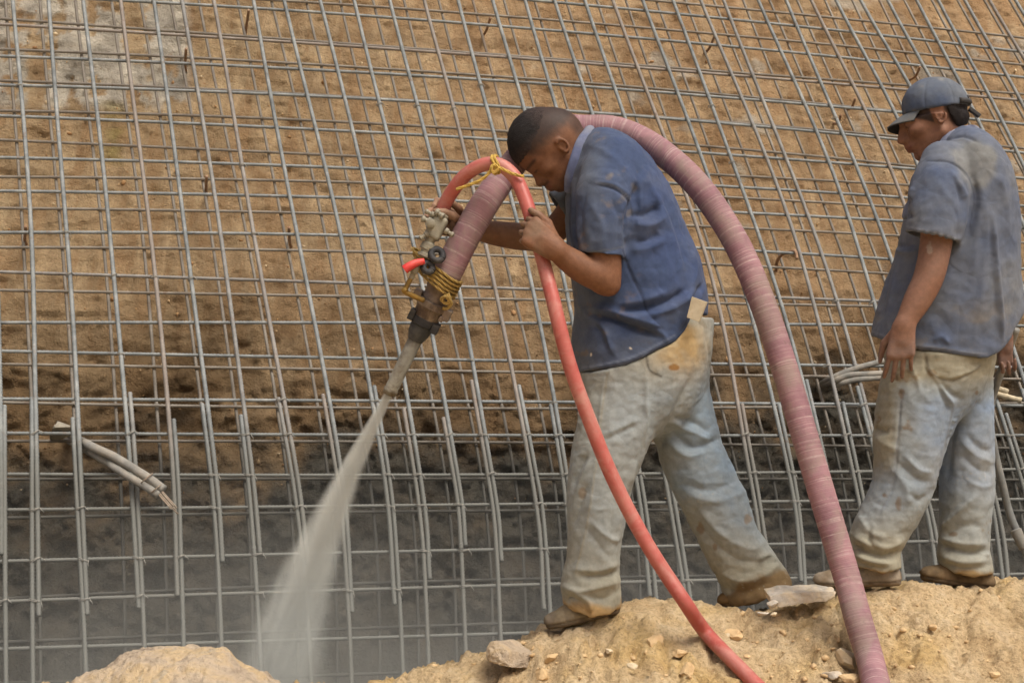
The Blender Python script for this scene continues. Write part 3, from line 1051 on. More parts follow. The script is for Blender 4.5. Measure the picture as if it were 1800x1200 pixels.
# ================================================================== implicit-surface modelling for bodies and clothes
class Field:
    def __init__(self, lo, hi, h):
        self.lo = np.asarray(lo, float)
        self.h = h
        self.n = np.ceil((np.asarray(hi, float) - self.lo) / h).astype(int) + 1
        self.D = np.full(self.n, 0.5, dtype=np.float32)

    def box(self, lo, hi):
        i0 = np.clip(np.floor((np.asarray(lo) - self.lo) / self.h).astype(int), 0, self.n)
        i1 = np.clip(np.ceil((np.asarray(hi) - self.lo) / self.h).astype(int) + 1, 0, self.n)
        sl = tuple(slice(a, b) for a, b in zip(i0, i1))
        ax = [(self.lo[k] + self.h * np.arange(i0[k], i1[k])).astype(np.float32) for k in range(3)]
        return sl, ax[0][:, None, None], ax[1][None, :, None], ax[2][None, None, :]

    def put(self, sl, d, k):
        a = self.D[sl]
        if k <= 0:
            self.D[sl] = np.minimum(a, d)
        else:
            hh = np.clip(0.5 + 0.5 * (a - d) / k, 0, 1)
            self.D[sl] = a * (1 - hh) + d * hh - k * hh * (1 - hh)

    def cut(self, sl, d, k=0.0):
        a = self.D[sl]
        if k <= 0:
            self.D[sl] = np.maximum(a, -d)
        else:
            hh = np.clip(0.5 - 0.5 * (a + d) / k, 0, 1)
            self.D[sl] = a * (1 - hh) - d * hh + k * hh * (1 - hh)

    def cone(self, p0, p1, r0, r1, k=0.01):
        p0, p1 = np.asarray(p0, float), np.asarray(p1, float)
        m = max(r0, r1) + k + 3 * self.h
        sl, X, Y, Z = self.box(np.minimum(p0, p1) - m, np.maximum(p0, p1) + m)
        v = p1 - p0
        L = max(v.dot(v), 1e-9)
        t = np.clip(((X - p0[0]) * v[0] + (Y - p0[1]) * v[1] + (Z - p0[2]) * v[2]) / L, 0, 1)
        d = np.sqrt((X - p0[0] - t * v[0]) ** 2 + (Y - p0[1] - t * v[1]) ** 2 + (Z - p0[2] - t * v[2]) ** 2) - (r0 + (r1 - r0) * t)
        self.put(sl, d.astype(np.float32), k)

    def chain(self, pts, rad, k=0.012):
        P = catmull(np.c_[np.asarray(pts, float), np.asarray(rad, float)], 4)
        T = Field.__new__(Field)
        T.lo, T.h, T.n = self.lo, self.h, self.n
        T.D = np.full(self.n, 0.5, dtype=np.float32)
        for a, b in zip(P[:-1], P[1:]):
            T.cone(a[:3], b[:3], a[3], b[3], 0.0)
        self.merge(T.D, k)

    def merge(self, D, k):
        hh = np.clip(0.5 + 0.5 * (self.D - D) / max(k, 1e-6), 0, 1)
        self.D = (self.D * (1 - hh) + D * hh - k * hh * (1 - hh)).astype(np.float32)

    def ell(self, c, r, ax=None, k=0.01, cut=False):
        """ellipsoid: centre, radii, axes (rows)"""
        c, r = np.asarray(c, float), np.asarray(r, float)
        ax = np.eye(3) if ax is None else np.asarray(ax, float)
        ext = np.sqrt(((ax * r[:, None]) ** 2).sum(0)) + k + 3 * self.h
        sl, X, Y, Z = self.box(c - ext, c + ext)
        q = [((X - c[0]) * a[0] + (Y - c[1]) * a[1] + (Z - c[2]) * a[2]) for a in ax]
        k0 = np.sqrt(sum((qi / ri) ** 2 for qi, ri in zip(q, r)))
        k1 = np.sqrt(sum((qi / ri ** 2) ** 2 for qi, ri in zip(q, r))) + 1e-6
        d = (k0 * (k0 - 1) / k1).astype(np.float32)
        if cut:
            self.cut(sl, d, k)
        else:
            self.put(sl, d, k)

    def loft(self, st, k=0.02, sub=4):
        """st rows: x y z a b -- elliptical sections, a in the picture plane across the axis, b in depth"""
        D = self.loft_D(st, sub)
        self.merge(D, k)

    def loft_D(self, st, sub=4):
        P = catmull(np.asarray(st, float), sub)
        out = np.full(self.n, 0.5, dtype=np.float32)
        for p, q in zip(P[:-1], P[1:]):
            m = max(p[3], q[3], p[4], q[4]) + 0.06
            sl, X, Y, Z = self.box(np.minimum(p[:3], q[:3]) - m, np.maximum(p[:3], q[:3]) + m)
            v = q[:3] - p[:3]
            L = np.linalg.norm(v)
            t_ = v / L
            n = np.cross(t_, [0, 1.0, 0])
            n /= np.linalg.norm(n)
            mm = np.cross(n, t_)
            s = (X - p[0]) * t_[0] + (Y - p[1]) * t_[1] + (Z - p[2]) * t_[2]
            tt = np.clip(s / L, 0, 1)
            w = s - tt * L
            u = (X - p[0]) * n[0] + (Y - p[1]) * n[1] + (Z - p[2]) * n[2]
            vv = (X - p[0]) * mm[0] + (Y - p[1]) * mm[1] + (Z - p[2]) * mm[2]
            a = p[3] + (q[3] - p[3]) * tt
            b = p[4] + (q[4] - p[4]) * tt
            c = np.minimum(a, b)
            k0 = np.sqrt((u / a) ** 2 + (vv / b) ** 2 + (w / c) ** 2)
            k1 = np.sqrt((u / a ** 2) ** 2 + (vv / b ** 2) ** 2 + (w / c ** 2) ** 2) + 1e-6
            d = (k0 * (k0 - 1) / k1).astype(np.float32)
            out[sl] = np.minimum(out[sl], d)
        return out

    def coords(self):
        ax = [(self.lo[k] + self.h * np.arange(self.n[k])).astype(np.float32) for k in range(3)]
        return ax[0][:, None, None], ax[1][None, :, None], ax[2][None, None, :]

    def mesh(self, smooth_it=2):
        D = self.D
        D[0], D[-1], D[:, 0], D[:, -1], D[:, :, 0], D[:, :, -1] = (0.5,) * 6
        s = D < 0
        c = np.zeros(np.array(D.shape) - 1, dtype=np.int8)
        for a in (0, 1):
            for b in (0, 1):
                for e in (0, 1):
                    c += s[a:a + c.shape[0], b:b + c.shape[1], e:e + c.shape[2]]
        act = (c > 0) & (c < 8)
        idx = np.argwhere(act)
        vid = np.full(act.shape, -1, dtype=np.int32)
        vid[act] = np.arange(len(idx))
        acc = np.zeros((len(idx), 3))
        cnt = np.zeros(len(idx))
        cor = [(a, b, e) for a in (0, 1) for b in (0, 1) for e in (0, 1)]
        val = {o: D[idx[:, 0] + o[0], idx[:, 1] + o[1], idx[:, 2] + o[2]].astype(np.float64) for o in cor}
        for o in cor:
            for ax in range(3):
                if o[ax] == 0:
                    o2 = list(o)
                    o2[ax] = 1
                    o2 = tuple(o2)
                    d0, d1 = val[o], val[o2]
                    m = (d0 < 0) != (d1 < 0)
                    t = d0[m] / (d0[m] - d1[m])
                    p = np.tile(np.array(o, float), (m.sum(), 1))
                    p[:, ax] += t
                    acc[m] += p
                    cnt[m] += 1
        V = self.lo + self.h * (idx + acc / cnt[:, None])
        F = []
        for ax in range(3):
            b, e = [(1, 2), (2, 0), (0, 1)][ax]
            sl0 = [slice(None)] * 3
            sl1 = [slice(None)] * 3
            sl0[ax] = slice(0, -1)
            sl1[ax] = slice(1, None)
            s0, s1 = s[tuple(sl0)], s[tuple(sl1)]
            e_idx = np.argwhere(s0 != s1)
            ok = (e_idx[:, b] > 0) & (e_idx[:, e] > 0) & (e_idx[:, b] < D.shape[b] - 1) & (e_idx[:, e] < D.shape[e] - 1)
            e_idx = e_idx[ok]
            flip = s0[e_idx[:, 0], e_idx[:, 1], e_idx[:, 2]]
            q = []
            for db, de in ((-1, -1), (0, -1), (0, 0), (-1, 0)):
                j = e_idx.copy()
                j[:, b] += db
                j[:, e] += de
                q.append(vid[j[:, 0], j[:, 1], j[:, 2]])
            q = np.stack(q, 1)
            q[~flip] = q[~flip][:, ::-1]
            F.append(q)
        F = np.vstack(F)
        F = F[(F >= 0).all(1)]
        for it in range(smooth_it):
            V = lap(V, F, 0.5)
        return V, F


def lap(V, F, w):
    n = len(V)
    A, B = F.ravel(), np.roll(F, -1, axis=1).ravel()
    acc = np.stack([np.bincount(A, V[B, k], n) + np.bincount(B, V[A, k], n) for k in range(3)], 1)
    cnt = np.bincount(A, minlength=n) + np.bincount(B, minlength=n)
    return V + w * (acc / np.maximum(cnt, 1)[:, None] - V)


def vnormals(V, F):
    a, b, c, d = V[F[:, 0]], V[F[:, 1]], V[F[:, 2]], V[F[:, 3]]
    fn = np.cross(c - a, d - b)
    n = np.stack([sum(np.bincount(F[:, j], fn[:, k], len(V)) for j in range(4)) for k in range(3)], 1)
    return n / (np.linalg.norm(n, axis=1)[:, None] + 1e-12)


def seg_dist(px, py, poly):
    """distance in photo pixels to a polyline, and 0..1 along it"""
    poly = np.asarray(poly, float)
    best = np.full(len(px), 1e9)
    al = np.zeros(len(px))
    n = len(poly) - 1
    for i in range(n):
        a, b = poly[i], poly[i + 1]
        v = b - a
        t = np.clip(((px - a[0]) * v[0] + (py - a[1]) * v[1]) / max(v.dot(v), 1e-9), 0, 1)
        d = np.hypot(px - a[0] - t * v[0], py - a[1] - t * v[1])
        m = d < best
        best[m] = d[m]
        al[m] = (i + t[m]) / n
    return best, al


def folds(V, F, lst, yside=None):
    """raise ridges (+mm) and sink valleys (-mm) in cloth along drawn lines, on the side towards the viewer"""
    N_ = vnormals(V, F)
    px, py = to_px(V)
    view = V - np.array([0, 0, CAMZ])
    view /= np.linalg.norm(view, axis=1)[:, None]
    fac = smooth01(-(N_ * view).sum(1), -0.25, 0.25)
    disp = np.zeros(len(V))
    for pts, w, amp in lst:
        poly = catmull(pts, 6) if len(pts) > 2 else pts
        d, al = seg_dist(px, py, poly)
        taper = np.clip(np.minimum(al, 1 - al) * 5 + 0.25, 0, 1)
        disp += FG * amp * 0.001 * (0.45 * np.exp(-(d / w) ** 2) + 0.62 * np.exp(-1.25 * d / w)) * taper
    return V + N_ * (disp * fac)[:, None]


def crease(V, F, amp, scale, stretch, seed, ridged=True):
    N_ = vnormals(V, F)
    P = V * np.asarray(stretch)
    n = fbm(P, scale, 3, seed)
    if ridged:
        n = (1 - 2 * np.abs(n)) - 0.4
    return V + N_ * (amp * n)[:, None]


def px_st(rows, dflt_b=None):
    """stations from photo: (px, py, Y, half width in px, half depth in m)"""
    out = []
    for px, py, Y, a, b in rows:
        p = W(px, py, Y)
        out.append([*p, a / FPX * Y, b])
    return np.array(out)


def head_field(fld, c, f, u, s=1.0, chin=0.0, es=1.0):
    f = np.asarray(f, float) / np.linalg.norm(f)
    u = np.asarray(u, float)
    u = u - f * u.dot(f)
    u /= np.linalg.norm(u)
    l = np.cross(u, f)
    R = np.stack([f, l, u])

    def w(x, y, z):
        return np.asarray(c) + s * (np.array([x, y, z]) @ R)

    def ell(cc, r, k=0.01, cut=False, ax=None):
        fld.ell(w(*cc), np.array(r) * s, R if ax is None else np.asarray(ax) @ R, k, cut)

    ell((-0.014, 0, 0.036), (0.100, 0.076, 0.092))
    ell((0.022, 0, 0.050), (0.072, 0.066, 0.066), 0.02)          # forehead
    ell((0.028, 0, -0.045), (0.062, 0.056, 0.078), 0.025)        # face
    for sg in (1, -1):
        fld.cone(w(-0.004, sg * 0.052, -0.060), w(0.066, sg * 0.020, -0.098 + chin), 0.020 * s, 0.018 * s, 0.022)   # jaw
        ell((0.062, sg * 0.040, -0.022), (0.026, 0.022, 0.020), 0.02)          # cheek bone
        ell((0.096, sg * 0.031, 0.004), (0.017, 0.020, 0.012), 0.012, True)   # eye hollow
        ell((0.079, sg * 0.031, 0.001), (0.0135, 0.015, 0.011), 0.003)        # lids
        fld.cone(w(0.091, sg * 0.012, 0.020), w(0.076, sg * 0.050, 0.018), 0.010 * s, 0.007 * s, 0.012)       # brow
        ell((0.098, sg * 0.013, -0.040), (0.013, 0.010, 0.009), 0.006)        # nostril wing
        # ear: rim, lobe, hollow
        t = np.linspace(-2.2, 2.0, 12)
        pts = [w(-0.012 - es * 0.019 * math.cos(q), sg * (0.074 + 0.010), -0.008 + es * 0.028 * math.sin(q)) for q in t]
        ell((-0.012, sg * 0.074, -0.009), (0.017 * es, 0.007, 0.027 * es), 0.004)
        for a, b in zip(pts[:-1], pts[1:]):
            fld.cone(a, b, 0.0044 * s, 0.0044 * s, 0.002)
        ell((-0.007, sg * 0.078, -0.009 - 0.028 * es), (0.009 * es, 0.006, 0.009 * es), 0.004)
        ell((-0.007, sg * 0.086, -0.010), (0.010 * es, 0.011, 0.014 * es), 0.002, True)
    ell((0.074, 0, -0.100 + chin), (0.020, 0.024, 0.019), 0.018)        # chin
    fld.cone(w(0.090, 0, 0.012), w(0.114, 0, -0.034), 0.0085 * s, 0.0125 * s, 0.012)   # nose
    fld.cone(w(0.078, 0, 0.008), w(0.096, 0, -0.038), 0.011 * s, 0.016 * s, 0.010)     # nose root into the face
    ell((0.088, 0, -0.064), (0.022, 0.030, 0.016), 0.012)        # mouth mound
    for zz, xo in ((-0.0605, 0.104), (-0.0745, 0.101)):
        fld.cone(w(xo - 0.010, 0.021, zz - 0.002), w(xo, 0, zz), 0.005 * s, 0.0078 * s, 0.004)
        fld.cone(w(xo - 0.010, -0.021, zz - 0.002), w(xo, 0, zz), 0.005 * s, 0.0078 * s, 0.004)
    return w, R


FINGERS = [(0.030, 0.090, (0.043, 0.027, 0.023), 0.0098), (0.010, 0.094, (0.047, 0.030, 0.024), 0.0100),
           (-0.0115, 0.089, (0.044, 0.028, 0.023), 0.0096), (-0.032, 0.079, (0.034, 0.022, 0.020), 0.0086)]


def hand_field(fld, c, X, Z, ts, curls, thumb, s=1.0, spread=0.06):
    """wrist at c, X to the fingers, Z out of the back of the hand; thumb on the side ts * (Z x X)"""
    X = np.asarray(X, float) / np.linalg.norm(X)
    Z = np.asarray(Z, float)
    Z = Z - X * Z.dot(X)
    Z /= np.linalg.norm(Z)
    Y = np.cross(Z, X)
    c = np.asarray(c, float)

    def w(p):
        return c + s * (p[0] * X + p[1] * Y + p[2] * Z)
    for (y, x, L, r), cu in zip(FINGERS, curls):
        y *= ts
        base = np.array([x, y, 0.0])
        fld.cone(w((0.004, y * 0.62, 0)), w(base), 0.0165 * s, 0.0135 * s, 0.012)
        ang, p = 0.0, base
        yaw = spread * y / 0.03
        for L_, a in zip(L, cu):
            ang += math.radians(a)
            d = np.array([math.cos(ang) * math.cos(yaw), math.sin(yaw), -math.sin(ang)])
            q = p + L_ * d
            fld.cone(w(p), w(q), r * 0.93 * s, r * 0.84 * s, 0.0015)
            p, r = q, r * 0.9
    p, r = np.array([0.022, ts * 0.026, -0.008]), 0.0145
    for L_, d in zip((0.046, 0.034, 0.028), thumb):
        d = np.asarray(d, float) * np.array([1, ts, 1])
        q = p + L_ * d / np.linalg.norm(d)
        fld.cone(w(p), w(q), r * s, r * 0.86 * s, 0.006)
        p, r = q, r * 0.86
    fld.cone(w((-0.01, 0, 0)), w((0.04, 0, 0)), 0.024 * s, 0.021 * s, 0.015)
    return w


# ---- cloth, skin, leather materials: colour from the weave/dirt attribute, fine weave relief
def vcol_mat(name, rough=0.85, spec=0.2, nscale=60.0, namt=0.16, bscale=260.0, bamt=0.25, sheen=0.0, bd=0.002, wrinkle=0.0):
    m, nt, b = new_mat(name)
    at = N(nt, 'ShaderNodeVertexColor')
    at.layer_name = 'Col'
    tc = N(nt, 'ShaderNodeTexCoord').outputs['Object']
    n1 = noise(nt, nscale, 4, 0.65, tc)
    f = ramp(nt, n1, [(0.3, (1 - namt,) * 3), (0.7, (1 + namt,) * 3)])
    c = mix(nt, 1.0, at.outputs['Color'], f, 'MULTIPLY')
    if wrinkle and name == 'washed_denim':
        vo = N(nt, 'ShaderNodeTexVoronoi')
        vo.inputs['Scale'].default_value = 60.0
        nt.links.new(tc, vo.inputs['Vector'])
        sp = math_n(nt, 'LESS_THAN', vo.outputs['Distance'], math_n(nt, 'MULTIPLY', math_n(nt, 'SUBTRACT', noise(nt, 7.0, 3, 0.6, tc), 0.48, True), 1.6))
        c = mix(nt, math_n(nt, 'MULTIPLY', sp, 0.3), c, tuple(S((158, 154, 142))))
    nt.links.new(c, b.inputs['Base Color'])
    b.inputs['Roughness'].default_value = rough
    b.inputs['Specular IOR Level'].default_value = spec
    if sheen:
        b.inputs['Sheen Weight'].default_value = sheen
        b.inputs['Sheen Roughness'].default_value = 0.6
    if wrinkle:
        nz = N(nt, 'ShaderNodeTexNoise')
        nz.inputs['Scale'].default_value = 6.0
        nz.inputs['Detail'].default_value = 2.0
        nt.links.new(tc, nz.inputs['Vector'])
        wv = N(nt, 'ShaderNodeVectorMath', operation='MULTIPLY_ADD')
        nt.links.new(nz.outputs['Color'], wv.inputs[0])
        wv.inputs[1].default_value = (0.12, 0.12, 0.12)
        nt.links.new(tc, wv.inputs[2])
        ve = N(nt, 'ShaderNodeTexVoronoi', feature='DISTANCE_TO_EDGE')
        ve.inputs['Scale'].default_value = 12.0
        nt.links.new(wv.outputs[0], ve.inputs['Vector'])
        h = math_n(nt, 'ADD', math_n(nt, 'MULTIPLY', ve.outputs['Distance'], wrinkle * 6.0), math_n(nt, 'MULTIPLY', noise(nt, bscale, 3, 0.7, tc), 0.10))
        bump(nt, b, h, 0.6, 0.007)
    else:
        bump(nt, b, noise(nt, bscale, 3, 0.7, tc), bamt, bd)
    return m


CLOTH = vcol_mat('work_cloth', 0.92, 0.1, 45, 0.12, 420, 0.3, 0.05, wrinkle=0.22)
DENIM = vcol_mat('washed_denim', 0.92, 0.1, 55, 0.12, 420, 0.3, 0.05, wrinkle=0.22)
SKIN = vcol_mat('skin', 0.58, 0.26, 70, 0.16, 220, 0.4)
HAIR = vcol_mat('short_hair', 0.75, 0.25, 90, 0.35, 330, 0.9, 0.0, 0.004)
LEATHER = vcol_mat('muddy_leather', 0.9, 0.15, 40, 0.22, 120, 0.5)


def lerp(a, b, t):
    return a * (1 - t)[:, None] + np.asarray(b)[None, :] * t[:, None]

# ================================================================== the two men
HSTEP = 0.0052
FG = 1.6        # fold depth


def build_cloth(lo, hi, h, fn):
    fld = Field(lo, hi, h)
    fn(fld)
    return fld


def bounds(st, m=0.08):
    st = np.vstack(st)
    r = np.maximum(st[:, 3], st[:, 4])[:, None]
    return (st[:, :3] - r).min(0) - m, (st[:, :3] + r).max(0) + m


def sleeve_D(fld, st, cuff_c, cuff_n, wall=0.010):
    """loft open at the cuff: a solid cut square with its mouth hollowed"""
    D = fld.loft_D(st)
    X, Y, Z = fld.coords()
    g = (X - cuff_c[0]) * cuff_n[0] + (Y - cuff_c[1]) * cuff_n[1] + (Z - cuff_c[2]) * cuff_n[2]
    inner = np.maximum(D + wall, -g - 0.05)
    D2 = np.maximum(D, g.astype(np.float32))
    return np.maximum(D2, -inner).astype(np.float32)


def hem_cut(fld, hem, hollow=0.06, wall=0.011):
    """trim a garment along a line drawn in the photo and hollow its lower edge"""
    X, Y, Z = fld.coords()
    px = 900 + FPX * X / Y
    py = HZ - FPX * (Z - CAMZ) / Y
    hem = np.asarray(hem, float)
    g = (py - np.interp(px, hem[:, 0], hem[:, 1])) / FPX * Y
    D = fld.D
    inner = np.maximum(D + wall, -g - hollow)
    fld.D = np.maximum(np.maximum(D, g), -inner).astype(np.float32)


def tuck(fld, tor, hem):
    """keep trousers inside the shirt above its hem"""
    X, Y, Z = fld.coords()
    px = 900 + FPX * X / Y
    py = HZ - FPX * (Z - CAMZ) / Y
    hem = np.asarray(hem, float)
    g = (py - np.interp(px, hem[:, 0], hem[:, 1])) / FPX * Y
    lim = fld.loft_D(tor) + 0.045 - 3.0 * np.clip(g + 0.012, 0, None)
    fld.D = np.maximum(fld.D, lim).astype(np.float32)


# ------------------------------------------------------------------ first man: stooping with the nozzle
Y1 = 4.75
man1 = empty('person', W(1150, 1075, Y1), 'man in navy shirt and pale jeans stooping over the spray nozzle', 'person', 'workers on the spoil heap')

HEM1 = [(940, 668), (1008, 662), (1020, 655), (1060, 649), (1100, 640), (1130, 628), (1160, 612), (1188, 598), (1204, 580), (1212, 556), (1222, 552), (1252, 555), (1330, 556)]
HEM2 = [(1440, 580), (1528, 588), (1560, 600), (1600, 612), (1650, 618), (1700, 626), (1736, 629), (1756, 618), (1772, 600), (1785, 575), (1798, 552), (1850, 500)]
tor1 = px_st([(1105, 690, 4.75, 100, 0.185), (1112, 640, 4.75, 106, 0.19), (1118, 590, 4.75, 113, 0.195), (1126, 525, 4.75, 117, 0.20), (1108, 445, 4.75, 108, 0.205), (1092, 380, 4.75, 98, 0.21),
              (1078, 325, 4.75, 80, 0.215), (1066, 285, 4.75, 56, 0.20), (1056, 258, 4.75, 32, 0.12)])
# trousers
near1 = px_st([(1115, 560, 4.70, 96, 0.15), (1112, 640, 4.69, 92, 0.13), (1100, 700, 4.68, 76, 0.115), (1072, 780, 4.665, 63, 0.108), (1053, 850, 4.655, 57, 0.100),
               (1047, 920, 4.65, 50, 0.092), (1042, 980, 4.645, 46, 0.088), (1038, 1030, 4.64, 52, 0.092), (1045, 1072, 4.64, 46, 0.094), (1048, 1095, 4.64, 44, 0.09)])
far1 = px_st([(1160, 560, 4.80, 90, 0.15), (1172, 640, 4.82, 76, 0.13), (1188, 700, 4.84, 61, 0.115), (1217, 800, 4.85, 56, 0.105), (1254, 880, 4.86, 57, 0.10),
              (1284, 950, 4.865, 52, 0.095), (1314, 1000, 4.87, 54, 0.095), (1331, 1036, 4.87, 60, 0.10), (1341, 1066, 4.87, 60, 0.098)])
seat1 = px_st([(1150, 540, 4.75, 100, 0.17), (1150, 600, 4.75, 101, 0.175), (1140, 660, 4.75, 96, 0.17), (1140, 690, 4.75, 84, 0.15)])


def trousers1(fld):
    fld.merge(fld.loft_D(near1), 0.02)
    fld.merge(fld.loft_D(far1), 0.018)
    fld.merge(fld.loft_D(seat1), 0.03)
    hem_cut(fld, [(900, 1068), (985, 1052), (1005, 1074), (1040, 1086), (1070, 1079), (1095, 1066), (1130, 1075), (1200, 1090), (1262, 1066), (1290, 1066), (1330, 1060), (1360, 1044), (1392, 1030), (1460, 1010)], 0.05)
    tuck(fld, tor1, HEM1)
    X, Y, Z = fld.coords()
    top = (Z - W(1150, 560, 4.75)[2]).astype(np.float32)
    fld.D = np.maximum(fld.D, top)


lo, hi = bounds([near1, far1, seat1])
fld = Field(lo, hi, HSTEP)
trousers1(fld)
V, F = fld.mesh(2)
V = crease(V, F, 0.0045, 9, (1.2, 1, 0.55), 5)
V = crease(V, F, 0.0026, 22, (0.8, 1, 1.3), 57)
V = folds(V, F, [
    ([(1143, 700), (1120, 790), (1105, 860)], 5, 6), ([(1136, 640), (1134, 760), (1122, 830)], 4, 4),
    ([(1062, 660), (1054, 740), (1044, 830), (1030, 930), (1012, 1000)], 3, 3),
    ([(1062, 772), (1090, 760), (1120, 745)], 5, -4), ([(1058, 768), (1090, 752), (1120, 738)], 6, 4),
    ([(1005, 860), (1020, 820), (1032, 800)], 8, -8), ([(1012, 865), (1025, 830), (1040, 805)], 7, 6),
    ([(1005, 930), (1022, 880), (1030, 850)], 6, -5),
    ([(1028, 925), (1055, 960), (1075, 985)], 6, -4), ([(1040, 918), (1070, 945), (1088, 950)], 5, 5),
    ([(1020, 1012), (1055, 1012), (1088, 1005)], 7, -11), ([(1010, 1000), (1050, 1003), (1085, 992)], 7, 7),
    ([(990, 1030), (1020, 1038), (1050, 1032), (1085, 1022)], 7, 9), ([(995, 1050), (1018, 1060), (1026, 1072)], 6, -8),
    ([(1030, 1048), (1060, 1052), (1085, 1040)], 6, -5), ([(1010, 1040), (1035, 1056), (1040, 1076)], 5, 6),
    ([(1190, 735), (1225, 745), (1248, 760)], 6, -7), ([(1185, 745), (1220, 760), (1250, 775)], 6, 6), ([(1175, 755), (1215, 785), (1245, 780), (1268, 770)], 7, -8),
    ([(1170, 770), (1205, 800), (1240, 795)], 7, 5), ([(1200, 850), (1250, 862), (1300, 842)], 8, -5), ([(1210, 870), (1260, 880), (1315, 862)], 8, 4),
    ([(1210, 905), (1250, 950), (1300, 985), (1350, 985)], 10, -6), ([(1225, 890), (1270, 940), (1320, 965), (1340, 955)], 8, 6),
    ([(1262, 1000), (1300, 1020), (1340, 1012), (1370, 990)], 8, 7), ([(1270, 1035), (1310, 1040), (1350, 1025)], 8, -6), ([(1330, 985), (1350, 975), (1362, 990)], 6, 8),
    ([(1215, 665), (1180, 740), (1150, 800)], 7, -7), ([(1240, 585), (1247, 625), (1242, 665)], 3, -3),
])
V = lap(V, F, 0.35)
px, py = to_px(V)
n1, n2, n3 = fbm(V, 5, 4, 11), fbm(V, 14, 4, 12), fbm(V, 45, 3, 13)
denim, tan, blue, mud = S((142, 149, 150)), S((148, 142, 120)), S((124, 144, 162)), S((120, 96, 62))
C = np.tile(denim, (len(V), 1))
C = lerp(C, blue, np.clip(smooth01(px, 1120, 1230) * (1 - smooth01(py, 850, 1000)) * smooth01(py, 640, 700) * (0.7 + 0.6 * n2), 0, 0.8))
C = lerp(C, tan, np.clip((0.55 * smooth01(-py, -700, -560) + 0.65 * smooth01(py, 900, 1060) + 0.16 + 0.5 * n1) * (1 - 0.6 * smooth01(px, 1200, 1260) * smooth01(-py, -900, -800)), 0, 0.75))
C = lerp(C, S((186, 150, 84)), np.clip(np.exp(-(((px - 1195) / 40) ** 2 + ((py - 610) / 45) ** 2)) * (0.55 + n2), 0, 0.6))
C = lerp(C, S((132, 92, 40)), np.clip(smooth01(np.exp(-(((px - 1184) / 12) ** 2 + ((py - 646) / 7) ** 2)) + 0.3 * n2, 0.35, 0.7), 0, 0.85))
C = lerp(C, mud, np.clip(smooth01(py + 16 * n2 + 0.4 * (px - 1290), 1026, 1044) * smooth01(px, 1200, 1260), 0, 0.9))
C = lerp(C, S((168, 132, 72)), np.clip(smooth01(py + 20 * n2, 1050, 1075) * (1 - smooth01(px, 1150, 1200)), 0, 0.7))
for (sx, sy, r) in ((1314, 912, 9), (1232, 928, 9), (1024, 868, 9), (1257, 960, 6)):
    C = lerp(C, mud, smooth01(np.exp(-(((px - sx) / r) ** 2 + ((py - sy) / (r * 1.5)) ** 2)) + 0.35 * n3, 0.4, 0.75) * 0.6)
seam, _ = seg_dist(px, py, catmull([(1068, 655), (1056, 740), (1046, 830), (1030, 930), (1012, 1005)], 6))
C = lerp(C, S((140, 130, 106)), np.exp(-(seam / 1.8) ** 2) * 0.45)
pk, _ = seg_dist(px, py, catmull([(1136, 625), (1142, 650), (1162, 661)], 6))
C = lerp(C, S((70, 66, 60)), np.exp(-(pk / 2.2) ** 2) * 0.8)
mesh_obj('trousers', V, F, DENIM, man1, col=C)

# shirt
sl1 = px_st([(1068, 300, 4.60, 46, 0.075), (1066, 340, 4.565, 52, 0.082), (1062, 390, 4.55, 48, 0.080), (1058, 440, 4.545, 42, 0.076), (1056, 480, 4.545, 40, 0.075)])
sf1 = px_st([(1050, 305, 4.90, 42, 0.075), (1015, 340, 4.95, 38, 0.075), (985, 366, 4.955, 34, 0.07), (960, 390, 4.955, 32, 0.066)])


def shirt1(fld):
    fld.merge(fld.loft_D(tor1), 0.02)
    hem_cut(fld, HEM1, 0.05)
    c = W(1057, 450, 4.545)
    fld.merge(sleeve_D(fld, sl1, c, np.array([-0.09, 0, -1.0])), 0.016)
    c = W(983, 368, 4.955)
    fld.merge(sleeve_D(fld, sf1, c, np.array([-0.83, 0, -0.55])), 0.018)


